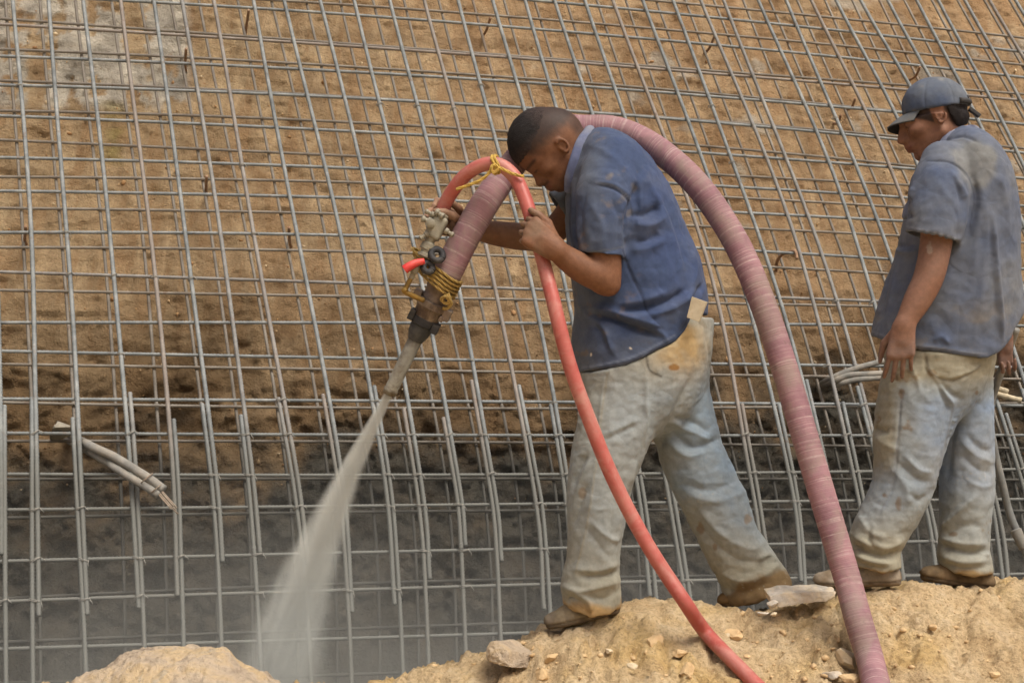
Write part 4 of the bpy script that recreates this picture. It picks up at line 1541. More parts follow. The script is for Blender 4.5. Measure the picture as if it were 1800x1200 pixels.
lo, hi = bounds([tor1, sl1, sf1])
fld = Field(lo, hi, HSTEP)
shirt1(fld)
V, F = fld.mesh(2)
V = crease(V, F, 0.0050, 7, (1, 1, 0.8), 25)
V = crease(V, F, 0.0024, 20, (1, 1, 0.8), 257)
V = folds(V, F, [
    ([(1120, 318), (1116, 350), (1106, 380), (1102, 440)], 6, -12), ([(1121, 315), (1124, 360), (1118, 400)], 7, 6),
    ([(1112, 380), (1140, 375), (1160, 362)], 8, -11), ([(1116, 395), (1145, 396), (1172, 380)], 9, 7), ([(1115, 425), (1140, 422), (1158, 408)], 8, -9),
    ([(1108, 440), (1140, 436), (1170, 420)], 8, 5),
    ([(1038, 552), (1080, 562), (1120, 578), (1155, 590)], 6, -17), ([(1040, 540), (1085, 550), (1130, 565), (1165, 575)], 8, 10),
    ([(1090, 547), (1140, 540), (1180, 526), (1205, 510)], 6, -12), ([(1095, 558), (1145, 553), (1190, 537), (1212, 515)], 8, 8), ([(1085, 535), (1130, 528), (1175, 512)], 8, 6),
    ([(1016, 520), (1028, 550), (1045, 562)], 7, 6), ([(1050, 566), (1064, 580), (1070, 600), (1080, 622)], 5, 6), ([(1045, 570), (1058, 590), (1064, 610)], 5, -5),
    ([(1095, 440), (1108, 480), (1128, 520), (1140, 550), (1165, 575)], 2.5, -3), ([(1150, 578), (1168, 590), (1172, 600)], 4, 4),
    ([(1190, 560), (1205, 530), (1222, 480), (1215, 430)], 8, 5), ([(1212, 548), (1222, 520), (1235, 500)], 5, -8), ([(1200, 575), (1210, 540), (1222, 505)], 6, 5),
    ([(1030, 335), (1020, 380), (1024, 430)], 6, -5), ([(1050, 325), (1080, 332), (1105, 352), (1112, 380)], 3, -4), ([(1046, 320), (1080, 325), (1110, 345)], 4, 3),
    ([(1040, 360), (1060, 400), (1055, 440)], 9, 4), ([(1075, 350), (1090, 390), (1085, 435)], 8, -4), ([(1020, 447), (1058, 444), (1094, 437)], 2.5, -3),
    ([(1000, 330), (998, 380), (1004, 430)], 5, -9), ([(1008, 330), (1007, 385), (1010, 430)], 5, 6), ([(1040, 258), (1065, 268), (1100, 300), (1125, 335)], 8, 4),
    ([(1150, 330), (1175, 390), (1195, 450), (1200, 490)], 9, 4), ([(1165, 350), (1190, 410), (1205, 470)], 7, -4), ([(1130, 300), (1152, 345), (1165, 385)], 8, 4),
    ([(1020, 650), (1060, 643), (1100, 634), (1130, 622), (1160, 606), (1186, 593)], 3, 3),
])
V = lap(V, F, 0.3)
px, py = to_px(V)
n1, n2, n3 = fbm(V, 5, 4, 31), fbm(V, 14, 4, 32), fbm(V, 45, 3, 33)
navy, dust = S((62, 75, 103)), S((102, 107, 112))
C = np.tile(navy, (len(V), 1))
C = lerp(C, S((58, 72, 110)), np.clip(smooth01(px, 1080, 1160) * (1 - smooth01(py, 520, 600)) * (0.6 + n1), 0, 0.8))
C = lerp(C, dust, np.clip(0.18 + 0.55 * n1 + 0.25 * n2 + 0.30 * smooth01(-px, -1080, -1020) + 0.25 * smooth01(py, 560, 640), 0, 0.62))
C = lerp(C, S((120, 104, 88)), np.clip(smooth01(n2 + 0.4 * n3, 0.28, 0.6) * 0.5 * smooth01(-px, -1160, -1060), 0, 0.5))
for (sx, sy, r) in ((1113, 330, 10), (1068, 312, 11), (1075, 306, 6), (1095, 350, 14), (1105, 375, 10)):
    C = lerp(C, S((112, 106, 98)), smooth01(np.exp(-(((px - sx) / r) ** 2 + ((py - sy) / r) ** 2)) + 0.7 * n3, 0.45, 1.0) * 0.5)
for sx, sy in ((1108, 612), (1039, 623)):
    C = lerp(C, S((196, 186, 164)), smooth01(np.exp(-(((px - sx) / 2.6) ** 2 + ((py - sy) / 2.6) ** 2)), 0.4, 0.7))
def line_col(C, pts, w, col, amt):
    dd, _ = seg_dist(px, py, catmull(pts, 6))
    return lerp(C, col, np.exp(-(dd / w) ** 2) * amt)


for ln in ([(1050, 325), (1080, 332), (1105, 352), (1112, 380)], [(1095, 440), (1108, 480), (1128, 520), (1140, 550), (1165, 575)], [(1004, 345), (1002, 400), (1010, 440)]):
    C = line_col(C, ln, 1.8, S((40, 46, 64)), 0.6)  # seam shadows painted as thin dark lines
for ln in ([(1018, 446), (1058, 441), (1096, 434)], [(1022, 646), (1060, 640), (1100, 631), (1130, 619), (1160, 603), (1186, 589)], [(1048, 321), (1080, 328), (1108, 349)]):
    C = line_col(C, ln, 1.6, S((120, 126, 138)), 0.4)
shirt_o = mesh_obj('shirt', V, F, CLOTH, man1, col=C)
# collar: a standing fold round the neck
colr = px_st([(1000, 335, 4.69, 9, 0.010), (1003, 312, 4.665, 11, 0.010), (1012, 280, 4.655, 11, 0.010), (1022, 252, 4.67, 11, 0.012), (1033, 235, 4.72, 10, 0.02), (1036, 232, 4.77, 10, 0.02), (1024, 252, 4.835, 11, 0.012), (1012, 280, 4.845, 11, 0.01)])
lo, hi = bounds([colr], 0.03)
fld = Field(lo, hi, 0.004)
fld.loft(colr, 0.0)
V, F = fld.mesh(2)
n1 = fbm(V, 14, 3, 41)
mesh_obj('collar', V, F, CLOTH, shirt_o, col=lerp(np.tile(S((92, 100, 128)), (len(V), 1)), S((134, 136, 142)), np.clip(0.4 + n1, 0, 0.7)))


def skin_cols(V, base, seed):
    n1, n2 = fbm(V, 9, 4, seed), fbm(V, 40, 3, seed + 1)
    C = np.tile(np.asarray(base), (len(V), 1))
    return C * (1 + 0.16 * n1 + 0.08 * n2)[:, None]


# body: head, neck, torso, arms, hands, legs in one surface
lo = W(735, 1110, 4.75) - [0, 0.36, 0]
hi = W(1400, 170, 4.75) + [0, 0.36, 0]
fld = Field([lo[0], 4.36, lo[2]], [hi[0], 5.06, hi[2]], 0.0046)
hc = W(981, 264, 4.745)
hw, HR = head_field(fld, hc, (-0.72, 0.03, -0.69), (-0.69, 0, 0.72), 1.05, 0.016, 0.8)
# the skull runs longer to the crown than the canon
SK = W(951, 248, 4.745)
fld.ell(SK, (0.108, 0.080, 0.108), HR, 0.03)
fld.chain([hw(-0.022, 0, -0.045), W(1018, 262, 4.75), W(1052, 285, 4.75)], [0.060, 0.062, 0.075], 0.02)
fld.chain([W(1055, 290, 4.75), W(1085, 380, 4.75), W(1115, 500, 4.75), W(1135, 620, 4.75)], [0.085, 0.12, 0.13, 0.13], 0.03)
for sg in (-1, 1):
    fld.cone(W(1060, 300, 4.75), W(1066, 318, 4.75 + sg * 0.15), 0.07, 0.055, 0.03)
fld.chain([W(1066, 318, 4.59), W(1064, 390, 4.555), W(1062, 445, 4.545), W(1064, 480, 4.545), W(1066, 495, 4.54)], [0.056, 0.055, 0.055, 0.052, 0.043], 0.02)
fld.chain([W(1072, 502, 4.54), W(1052, 487, 4.53), W(1022, 471, 4.515), W(995, 453, 4.50), W(974, 437, 4.485)], [0.030, 0.046, 0.046, 0.039, 0.032], 0.02)
fld.chain([W(1045, 318, 4.91), W(1005, 370, 4.95), W(972, 408, 4.955), W(955, 418, 4.955)], [0.055, 0.050, 0.046, 0.045], 0.02)
fld.chain([W(958, 420, 4.955), W(915, 416, 4.94), W(870, 410, 4.90), W(828, 402, 4.85)], [0.044, 0.047, 0.042, 0.031], 0.02)
# hands: left one closed on the red hose, right one on the valve behind the pink hose
hand_field(fld, W(976, 438, 4.476), (-0.80, 0.02, 0.60), (0.1, -1, 0.05), -1,
           [(58, 92, 50), (62, 94, 50), (66, 94, 50), (70, 90, 45)], [(0.75, 0.45, -0.15), (0.97, 0.12, -0.12), (0.97, -0.05, -0.30)], 1.14, 0.0)
hand_field(fld, W(820, 402, 4.825), (-0.88, -0.40, 0.26), (-0.35, 0.9, 0.1), 1,
           [(50, 70, 45), (45, 75, 50), (45, 80, 50), (50, 80, 45)], [(0.7, 0.5, -0.45), (0.95, 0.25, -0.35), (0.98, 0.0, -0.2)], 1.05, 0.03)
for ch in ([(812, 394, 4.785, .018), (797, 380, 4.70, .0150), (781, 373, 4.668, .0125), (766, 371, 4.655, .0105)],
           [(786, 384, 4.78, .013), (768, 366, 4.735, .0110), (755, 371, 4.69, .0100), (747, 383, 4.655, .0090)],
           [(790, 376, 4.80, .013), (779, 356, 4.765, .0110), (768, 352, 4.735, .0100), (763, 362, 4.70, .0090)]):
    for p_, q_ in zip(ch[:-1], ch[1:]):
        fld.cone(W(*p_[:3]), W(*q_[:3]), p_[3], q_[3], 0.004)
fld.chain([W(1125, 640, 4.70), W(1055, 850, 4.655), W(1042, 1040, 4.64)], [0.08, 0.055, 0.04], 0.02)
fld.chain([W(1170, 640, 4.80), W(1245, 860, 4.86), W(1335, 1030, 4.87)], [0.08, 0.055, 0.04], 0.02)
V, F = fld.mesh(1)
px, py = to_px(V)
L = (V - hc) @ HR.T / 1.05
C = skin_cols(V, S((118, 82, 60)), 51)
inhead = (np.linalg.norm(V - hc, axis=1) < 0.20)
n2 = fbm(V, 60, 3, 55)
# cropped sides fading into the hair on top; moustache and stubble
side = smooth01(L[:, 2] + 0.010 * n2, 0.004, 0.060) * smooth01(-(L[:, 0] - 0.090 + 0.5 * np.clip(0.06 - L[:, 2], 0, 1)), -0.012, 0.012)
nape = smooth01(-L[:, 0], 0.055, 0.085) * smooth01(L[:, 2], -0.06, -0.01)
C = lerp(C, S((46, 38, 35)), np.clip(np.maximum(side, nape * 0.8), 0, 1) * 0.92 * inhead)
beard = smooth01(-L[:, 2], 0.050, 0.085) * smooth01(L[:, 0], -0.01, 0.03) * inhead
C = lerp(C, S((58, 42, 36)), beard * 0.55)
must = np.exp(-((L[:, 2] + 0.052) / 0.006) ** 2) * smooth01(L[:, 0], 0.085, 0.098) * inhead
C = lerp(C, S((40, 30, 27)), must * 0.85)
browm = np.exp(-((L[:, 2] - 0.022) / 0.005) ** 2) * smooth01(L[:, 0], 0.068, 0.085) * smooth01(np.abs(L[:, 1]), 0.008, 0.014) * inhead
C = lerp(C, S((36, 28, 26)), browm * 0.8)
lash = np.exp(-((L[:, 2] + 0.003) / 0.003) ** 2) * smooth01(L[:, 0], 0.078, 0.088) * np.exp(-((np.abs(L[:, 1]) - 0.031) / 0.014) ** 4) * inhead
C = lerp(C, S((34, 26, 24)), lash * 0.85)
lips = np.exp(-((L[:, 2] + 0.067) / 0.011) ** 2) * smooth01(L[:, 0], 0.090, 0.10) * inhead
C = lerp(C, S((104, 62, 54)), lips * 0.6)
dusty = np.clip(smooth01(-px, -965, -935) * (0.35 + 0.9 * fbm(V, 22, 3, 57)), 0, 0.5) * (py > 330) * np.where(V[:, 1] > 4.7, 0.35, 1.0)
C = lerp(C, S((134, 116, 98)), dusty)
gl = np.clip(smooth01(-px, -815, -795) * (0.75 + 0.5 * n2), 0, 0.8) * (py > 330)
C = lerp(C, S((156, 128, 106)), gl * 0.75)
mesh_obj('body', V, F, SKIN, man1, col=C)

# hair: thick on top
lo, hi = hc - 0.24, hc + 0.24
fld = Field(lo, hi, 0.0045)
fld.ell(SK, (0.1135, 0.0845, 0.1135), HR, 0.0)
X, Y, Z = fld.coords()
q = [((X - hc[0]) * a[0] + (Y - hc[1]) * a[1] + (Z - hc[2]) * a[2]) / 1.05 for a in HR]
line = 0.050 + 0.05 * np.clip(-(q[0] - 0.05) / 0.12, 0, 1)      # hairline: lower at the sides, higher over the brow
wav = 0.003 * np.sin(q[0] * 260) * np.sin(q[1] * 210 + 1)
fld.D = np.maximum(fld.D, ((line + wav - q[2]) * 1.05).astype(np.float32))
V, F = fld.mesh(2)
V = V + vnormals(V, F) * (0.0014 * fbm(V, 110, 3, 61) - 0.0015 * smooth01(-((V - hc) @ HR.T / 1.05)[:, 2], -0.085, -0.055))[:, None]
C = np.tile(S((30, 27, 27)), (len(V), 1)) * (1 + 0.3 * fbm(V, 50, 2, 62))[:, None]
Lh = (V - hc) @ HR.T / 1.05
C = lerp(C, S((66, 54, 50)), np.clip(np.maximum(smooth01(-Lh[:, 0], -0.03, 0.05), 0.9 * smooth01(-Lh[:, 2], -0.095, -0.055)), 0, 1) * 0.75)
mesh_obj('hair', V, F, HAIR, man1, col=C)


# shoes
def shoe(parent, heel, toe, Yc, sole_drop, cols, wid=0.045, seed=1, high=0.075):
    """low work shoe; heel and toe are photo points on the sole line"""
    A, B = W(heel[0], heel[1], Yc), W(toe[0], toe[1], Yc)
    ax = (B - A) / np.linalg.norm(B - A)
    Lh = np.linalg.norm(B - A)
    up = np.array([0, 0, 1.0]) - ax * ax[2]
    up /= np.linalg.norm(up)
    sd_ = np.cross(up, ax)
    lo_, hi_ = np.minimum(A, B) - 0.09, np.maximum(A, B) + 0.13
    f = Field(lo_, hi_, 0.0046)

    def p(t, s_, z):
        return A + ax * (t * Lh) + sd_ * s_ + up * z
    f.chain([p(0.12, 0, 0.030), p(0.35, 0, 0.032), p(0.65, 0, 0.032), p(0.88, 0, 0.028)], [0.034, 0.034, 0.036, 0.026], 0.0)
    for s_ in (-1, 1):
        f.chain([p(0.14, s_ * 0.010, 0.026), p(0.40, s_ * 0.012, 0.026), p(0.70, s_ * 0.018, 0.026), p(0.86, s_ * 0.010, 0.024)], [0.028, 0.028, 0.030, 0.022], 0.012)
    f.chain([p(0.18, 0, 0.04), p(0.24, 0, high + 0.02)], [0.038, 0.036], 0.02)
    f.chain([p(0.30, 0, high), p(0.62, 0, 0.05)], [0.028, 0.024], 0.025)
    X, Y, Z = f.coords()
    g = (X - A[0]) * up[0] + (Y - A[1]) * up[1] + (Z - A[2]) * up[2]
    f.D = np.maximum(f.D, (0.004 - g).astype(np.float32))
    V, F = f.mesh(2)
    gz = (V - A) @ up
    gt = (V - A) @ ax / Lh
    # welt line between sole and upper, toe-cap seam
    V = V - vnormals(V, F) * (0.0035 * np.exp(-((gz - 0.020) / 0.004) ** 2) + 0.002 * np.exp(-((gt - 0.70) / 0.012) ** 2) * (gz > 0.02))[:, None]
    V = V + vnormals(V, F) * (0.0035 * fbm(V, 26, 3, seed + 5) - 0.003 * np.exp(-((gt - 0.5 - 0.08 * np.sin(gz * 90)) / 0.015) ** 2) * (gz > 0.03))[:, None]
    n1, n2 = fbm(V, 18, 4, seed), fbm(V, 60, 3, seed + 1)
    C = np.tile(np.asarray(cols[0]), (len(V), 1))
    C = lerp(C, cols[1], np.clip(0.45 + 1.1 * n1, 0, 0.9))
    C = lerp(C, cols[2], np.clip(smooth01(-gz + 0.012 * n2, -0.022, -0.010), 0, 0.85))
    C = lerp(C, S((58, 48, 38)), np.exp(-((gz - 0.020) / 0.0035) ** 2) * 0.6)
    return mesh_obj('shoe', V, F, LEATHER, parent, col=C)


shoe(man1, (1092, 1077), (957, 1110), 4.635, 0, (S((104, 94, 80)), S((140, 126, 100)), S((92, 80, 64))), seed=71)
shoe(man1, (1388, 1040), (1262, 1072), 4.865, 0, (S((92, 76, 56)), S((128, 100, 62)), S((74, 64, 54))), seed=75)

# card label sticking out of the hip pocket
PAPER = simple_mat('grey_card', S((176, 164, 140)), 0.9, 0, 0.12, 20, 0.2, S((140, 124, 96)), 0.4, 30)
a, b_, c, d = (1216, 521), (1243, 531), (1229, 566), (1207, 558)
pts = [W(*q, 4.545) for q in (a, b_, c, d)]
V = np.array(pts + [p + [0.004, 0.012, 0] for p in pts])
o = mesh_obj('folded_card', V, [(0, 3, 2, 1), (4, 5, 6, 7), (0, 1, 5, 4), (1, 2, 6, 5), (2, 3, 7, 6), (3, 0, 4, 7)], PAPER, None, smooth=False)
bevel(o, 0.0015)
tag(o, 'beige folded card tucked into the stooping man\'s hip pocket', 'card')

# ------------------------------------------------------------------ second man: standing behind in a cap
Y2_ = 4.72
man2 = empty('person', W(1650, 1035, Y2_), 'man in grey-blue shirt and cap standing behind the hose', 'person', 'workers on the spoil heap')
tor2 = px_st([(1655, 660, 4.72, 128, 0.19), (1660, 610, 4.72, 129, 0.19), (1672, 540, 4.72, 122, 0.20), (1682, 460, 4.72, 105, 0.205), (1690, 385, 4.72, 95, 0.21), (1693, 325, 4.72, 80, 0.215),
              (1692, 285, 4.72, 56, 0.20), (1688, 258, 4.72, 34, 0.12)])
near2 = px_st([(1640, 585, 4.68, 84, 0.15), (1645, 640, 4.68, 84, 0.14), (1620, 700, 4.67, 76, 0.125), (1600, 770, 4.66, 63, 0.11), (1590, 840, 4.66, 55, 0.10), (1568, 895, 4.66, 50, 0.095),
               (1543, 940, 4.66, 48, 0.09), (1536, 975, 4.66, 45, 0.09), (1540, 1000, 4.66, 43, 0.09), (1548, 1030, 4.66, 36, 0.085)])
far2 = px_st([(1680, 585, 4.78, 62, 0.15), (1688, 660, 4.79, 52, 0.13), (1696, 720, 4.79, 46, 0.115), (1698, 790, 4.79, 46, 0.10), (1699, 860, 4.785, 46, 0.095), (1697, 920, 4.78, 42, 0.09),
              (1693, 965, 4.775, 43, 0.09), (1698, 1000, 4.77, 44, 0.092), (1702, 1030, 4.77, 42, 0.09)])
seat2 = px_st([(1655, 575, 4.72, 96, 0.165), (1652, 620, 4.72, 92, 0.165), (1655, 660, 4.73, 76, 0.15)])
lo, hi = bounds([near2, far2, seat2])
fld = Field(lo, hi, HSTEP)
fld.merge(fld.loft_D(near2), 0.02)
fld.merge(fld.loft_D(far2), 0.014)
fld.merge(fld.loft_D(seat2), 0.03)
hem_cut(fld, [(1400, 985), (1495, 988), (1520, 998), (1550, 1007), (1585, 998), (1620, 1002), (1652, 990), (1680, 1008), (1710, 1014), (1745, 1008), (1800, 1008)], 0.05)
tuck(fld, tor2, HEM2)
X, Y, Z = fld.coords()
fld.D = np.maximum(fld.D, (Z - W(1650, 585, 4.72)[2]).astype(np.float32))
V, F = fld.mesh(2)
V = crease(V, F, 0.0045, 9, (1.2, 1, 0.55), 105)
V = crease(V, F, 0.0026, 22, (0.8, 1, 1.3), 1057)
V = folds(V, F, [
    ([(1632, 648), (1650, 672), (1668, 700), (1676, 712)], 4, 7), ([(1648, 668), (1670, 690), (1690, 700)], 5, -6), ([(1640, 655), (1660, 700), (1672, 725)], 6, -6),
    ([(1625, 620), (1628, 650), (1645, 664)], 3, -3), ([(1660, 668), (1700, 655), (1725, 640)], 4, 4), ([(1645, 664), (1675, 668), (1705, 655)], 3, -4),
    ([(1570, 650), (1575, 670)], 4, -4), ([(1600, 640), (1612, 665), (1618, 690)], 5, 4),
    ([(1583, 690), (1578, 770), (1570, 850), (1545, 900)], 2.5, -3),
    ([(1537, 752), (1550, 758), (1562, 755)], 6, -8), ([(1540, 765), (1555, 780), (1580, 790)], 7, 5),
    ([(1580, 815), (1610, 840), (1632, 848)], 6, -5), ([(1590, 800), (1615, 825), (1638, 830)], 5, 5), ([(1595, 865), (1615, 878), (1628, 870)], 5, -4), ([(1565, 820), (1590, 850), (1600, 890)], 8, 5),
    ([(1498, 955), (1520, 970), (1552, 978), (1584, 970)], 7, -12), ([(1500, 940), (1525, 955), (1560, 962), (1590, 945)], 8, 8), ([(1505, 975), (1530, 985), (1565, 990)], 6, 9),
    ([(1530, 925), (1528, 950), (1545, 970)], 6, -7), ([(1510, 905), (1530, 935), (1560, 945)], 8, 6), ([(1505, 985), (1530, 996), (1560, 1000)], 5, -6),
    ([(1690, 700), (1670, 780), (1664, 850)], 9, -7), ([(1700, 765), (1720, 785), (1742, 795)], 6, -5), ([(1690, 775), (1715, 800), (1742, 812)], 6, 5), ([(1690, 800), (1720, 825), (1745, 830)], 6, -5),
    ([(1700, 845), (1725, 855), (1743, 852)], 5, 4), ([(1655, 930), (1680, 905), (1715, 870)], 7, 8), ([(1660, 945), (1690, 925), (1730, 925)], 7, -5),
    ([(1650, 955), (1680, 966), (1715, 972), (1732, 968)], 6, -10), ([(1652, 945), (1690, 955), (1735, 955)], 7, 7), ([(1655, 975), (1690, 988), (1735, 985)], 7, 8), ([(1660, 990), (1695, 998), (1735, 996)], 5, -6),
    ([(1725, 972), (1738, 976)], 3, 6),
])
V = lap(V, F, 0.35)
px, py = to_px(V)
n1, n2, n3 = fbm(V, 5, 4, 111), fbm(V, 14, 4, 112), fbm(V, 45, 3, 113)
C = np.tile(S((134, 143, 148)), (len(V), 1))
C = lerp(C, S((126, 144, 168)), np.clip(smooth01(px, 1590, 1650) * (1 - smooth01(py, 830, 900)) * smooth01(py, 680, 720) * (0.8 + 0.6 * n2), 0, 0.85))
C = lerp(C, S((150, 142, 116)), np.clip(0.75 * smooth01(-px, -1590, -1555) * (1 - smooth01(py, 800, 860)) + 0.7 * smooth01(-py, -690, -640) + 0.22 + 0.5 * n1 + 0.45 * smooth01(py, 880, 990), 0, 0.75))
C = lerp(C, S((118, 92, 54)), np.clip(smooth01(n2 + 0.5 * n3 + 0.45 * smooth01(-py, -705, -650) * smooth01(-px, -1665, -1600), 0.52, 0.75) * 0.55, 0, 0.6))
for (sx, sy, rx, ry) in ((1579, 885, 7, 14), (1676, 939, 10, 6), (1638, 655, 12, 10), (1717, 690, 5, 6), (1585, 690, 8, 14), (1555, 870, 5, 5)):
    C = lerp(C, S((104, 80, 48)), smooth01(np.exp(-(((px - sx) / rx) ** 2 + ((py - sy) / ry) ** 2)) + 0.35 * n3, 0.4, 0.8) * 0.65)
seam, _ = seg_dist(px, py, catmull([(1588, 690), (1578, 770), (1568, 850), (1548, 900)], 6))
C = lerp(C, S((118, 122, 126)), np.exp(-(seam / 1.7) ** 2) * 0.55)
C = lerp(C, S((140, 112, 66)), np.clip(smooth01(py + 12 * n2, 995, 1008), 0, 0.8))
C = line_col(C, [(1628, 628), (1634, 648), (1650, 664), (1675, 668), (1705, 656), (1725, 641)], 1.8, S((96, 92, 84)), 0.6)
C = line_col(C, [(1676, 712), (1664, 770), (1650, 830)], 1.8, S((110, 112, 112)), 0.45)
mesh_obj('trousers', V, F, DENIM, man2, col=C)

sl2 = px_st([(1660, 290, 4.585, 44, 0.075), (1655, 325, 4.55, 52, 0.084), (1648, 370, 4.53, 52, 0.084), (1640, 415, 4.52, 48, 0.080), (1632, 455, 4.515, 46, 0.078)])
sr2 = px_st([(1720, 295, 4.88, 44, 0.075), (1735, 340, 4.92, 46, 0.08), (1745, 400, 4.94, 40, 0.076), (1750, 450, 4.95, 36, 0.072)])
lo, hi = bounds([tor2, sl2, sr2])
fld = Field(lo, hi, HSTEP)
fld.merge(fld.loft_D(tor2), 0.02)
hem_cut(fld, HEM2, 0.05)
fld.merge(sleeve_D(fld, sl2, W(1638, 417, 4.52), np.array([-0.24, 0, -0.97])), 0.016)
fld.merge(fld.loft_D(sr2), 0.018)
V, F = fld.mesh(2)
V = crease(V, F, 0.0050, 7, (1, 1, 0.8), 125)
V = crease(V, F, 0.0024, 20, (1, 1, 0.8), 1257)
V = folds(V, F, [
    ([(1690, 285), (1708, 310), (1716, 350), (1706, 400), (1690, 440)], 6, -5), ([(1712, 300), (1724, 350), (1716, 420), (1710, 520)], 8, 3),
    ([(1630, 283), (1665, 284), (1690, 297), (1704, 315)], 3, -4), ([(1670, 300), (1690, 330), (1698, 350)], 6, 5), ([(1675, 310), (1685, 335), (1690, 360)], 5, -5),
    ([(1745, 380), (1750, 450), (1757, 530), (1762, 600)], 5, 9), ([(1738, 390), (1742, 460), (1748, 540), (1750, 600)], 8, -1), ([(1765, 400), (1772, 480), (1780, 550)], 9, -2),
    ([(1725, 330), (1735, 400), (1728, 480), (1722, 560)], 9, 4), ([(1755, 300), (1768, 350), (1774, 420)], 7, 4),
    ([(1600, 345), (1592, 370), (1600, 380), (1588, 380)], 4, -7), ([(1605, 330), (1598, 350)], 5, 5),
    ([(1575, 440), (1600, 445), (1615, 440)], 5, 6), ([(1570, 430), (1590, 432), (1610, 428)], 5, -5), ([(1568, 450), (1555, 510), (1545, 570)], 7, -6), ([(1580, 450), (1568, 520), (1560, 590)], 8, 5),
    ([(1655, 330), (1680, 370), (1688, 410)], 8, 4), ([(1670, 350), (1683, 385), (1682, 420)], 6, -4), ([(1594, 402), (1635, 411), (1682, 424)], 2.5, 3),
    ([(1640, 600), (1655, 592), (1670, 605)], 5, 5), ([(1610, 607), (1660, 612), (1720, 622)], 3, 3), ([(1650, 250), (1690, 240), (1720, 250)], 3, -4),
])
V = lap(V, F, 0.3)
px, py = to_px(V)
n1, n2, n3 = fbm(V, 5, 4, 131), fbm(V, 14, 4, 132), fbm(V, 45, 3, 133)
C = np.tile(S((80, 91, 114)), (len(V), 1))
C = lerp(C, S((116, 118, 118)), np.clip(0.30 + 0.5 * n1 + 0.3 * n2 + 0.25 * smooth01(-px, -1640, -1560), 0, 0.72))
C = lerp(C, S((116, 108, 96)), np.clip(smooth01(n2, 0.12, 0.5) * smooth01(py, 500, 590) * 0.6, 0, 0.5))
C = lerp(C, S((132, 132, 124)), np.clip(smooth01(np.exp(-(((px - 1715) / 45) ** 2 + ((py - 290) / 50) ** 2)) + 0.3 * n2, 0.3, 0.9), 0, 0.5))
for ln in ([(1630, 283), (1665, 284), (1690, 297), (1704, 315), (1712, 350), (1704, 400)],):
    C = line_col(C, ln, 1.8, S((48, 54, 68)), 0.6)  # shadow of the sleeve seam, drawn into the cloth colour
for ln in ([(1594, 398), (1635, 407), (1684, 420)], [(1530, 581), (1560, 592), (1600, 605), (1650, 611), (1700, 619), (1736, 622)]):
    C = line_col(C, ln, 1.6, S((140, 144, 150)), 0.4)
shirt2 = mesh_obj('shirt', V, F, CLOTH, man2, col=C)
colr = px_st([(1652, 262, 4.665, 8, 0.010), (1668, 246, 4.655, 12, 0.010), (1690, 236, 4.665, 13, 0.011), (1708, 232, 4.70, 13, 0.016), (1716, 234, 4.74, 12, 0.016), (1706, 234, 4.78, 12, 0.012), (1680, 242, 4.79, 12, 0.010)])
lo, hi = bounds([colr], 0.03)
fld = Field(lo, hi, 0.004)
fld.loft(colr, 0.0)
V, F = fld.mesh(2)
n1 = fbm(V, 14, 3, 141)
mesh_obj('collar', V, F, CLOTH, shirt2, col=lerp(np.tile(S((96, 104, 134)), (len(V), 1)), S((140, 142, 146)), np.clip(0.35 + n1, 0, 0.7)))
# chest pocket flap standing off the shirt front
pf = px_st([(1606, 352, 4.585, 7, 0.02), (1598, 366, 4.58, 9, 0.024), (1592, 380, 4.58, 6, 0.022)])
fld = Field(*bounds([pf], 0.03), 0.004)
fld.loft(pf, 0.0)
V, F = fld.mesh(1)
mesh_obj('pocket_flap', V, F, CLOTH, shirt2, col=np.tile(S((104, 110, 126)), (len(V), 1)))

lo = W(1520, 1040, 4.72)
hi = W(1815, 160, 4.72)
fld = Field([lo[0], 4.36, lo[2]], [hi[0], 5.06, hi[2]], 0.0046)
hc2 = W(1637, 205, 4.72)
hw2, HR2 = head_field(fld, hc2, (-0.880, 0.16, -0.36), (-0.37, 0, 0.92), 1.04, 0.0, 0.92)
cc = W(1647, 192, 4.72)
fx = np.array([-0.97, 0.17, -0.10])
fx /= np.linalg.norm(fx)
ux = np.array([-0.08, 0, 1.0])
ux = ux - fx * ux.dot(fx)
ux /= np.linalg.norm(ux)
lx = np.cross(ux, fx)
CR = np.stack([fx, lx, ux])


def under_cap(fld, gap):
    X, Y, Z = fld.coords()
    q = [((X - cc[0]) * a[0] + (Y - cc[1]) * a[1] + (Z - cc[2]) * a[2]) for a in CR]
    r = (0.103, 0.087, 0.105)
    k0 = np.sqrt(sum((a / b) ** 2 for a, b in zip(q, r)))
    d = (k0 - 1) * 0.10 + gap - 4.0 * np.clip(-0.022 - q[2], 0, None)
    fld.D = np.maximum(fld.D, d).astype(np.float32)


under_cap(fld, 0.010)
fld.chain([hw2(-0.024, 0, -0.05), W(1672, 245, 4.72), W(1688, 285, 4.72)], [0.056, 0.058, 0.075], 0.02)
fld.chain([W(1690, 290, 4.72), W(1690, 400, 4.72), W(1672, 560, 4.72), W(1660, 640, 4.72)], [0.085, 0.12, 0.13, 0.12], 0.03)
for sg in (-1, 1):
    fld.cone(W(1690, 295, 4.72), W(1680 + 20 * sg, 308, 4.72 + sg * 0.15), 0.07, 0.055, 0.03)
fld.chain([W(1658, 308, 4.57), W(1650, 380, 4.535), W(1645, 430, 4.52), W(1633, 485, 4.51), W(1614, 525, 4.505), W(1599, 553, 4.50), W(1590, 572, 4.495)],
          [0.055, 0.053, 0.050, 0.0475, 0.044, 0.036, 0.031], 0.02)
fld.chain([W(1722, 308, 4.87), W(1748, 400, 4.94), W(1755, 465, 4.96), W(1765, 540, 4.95), W(1770, 590, 4.93)], [0.055, 0.05, 0.045, 0.04, 0.03], 0.02)
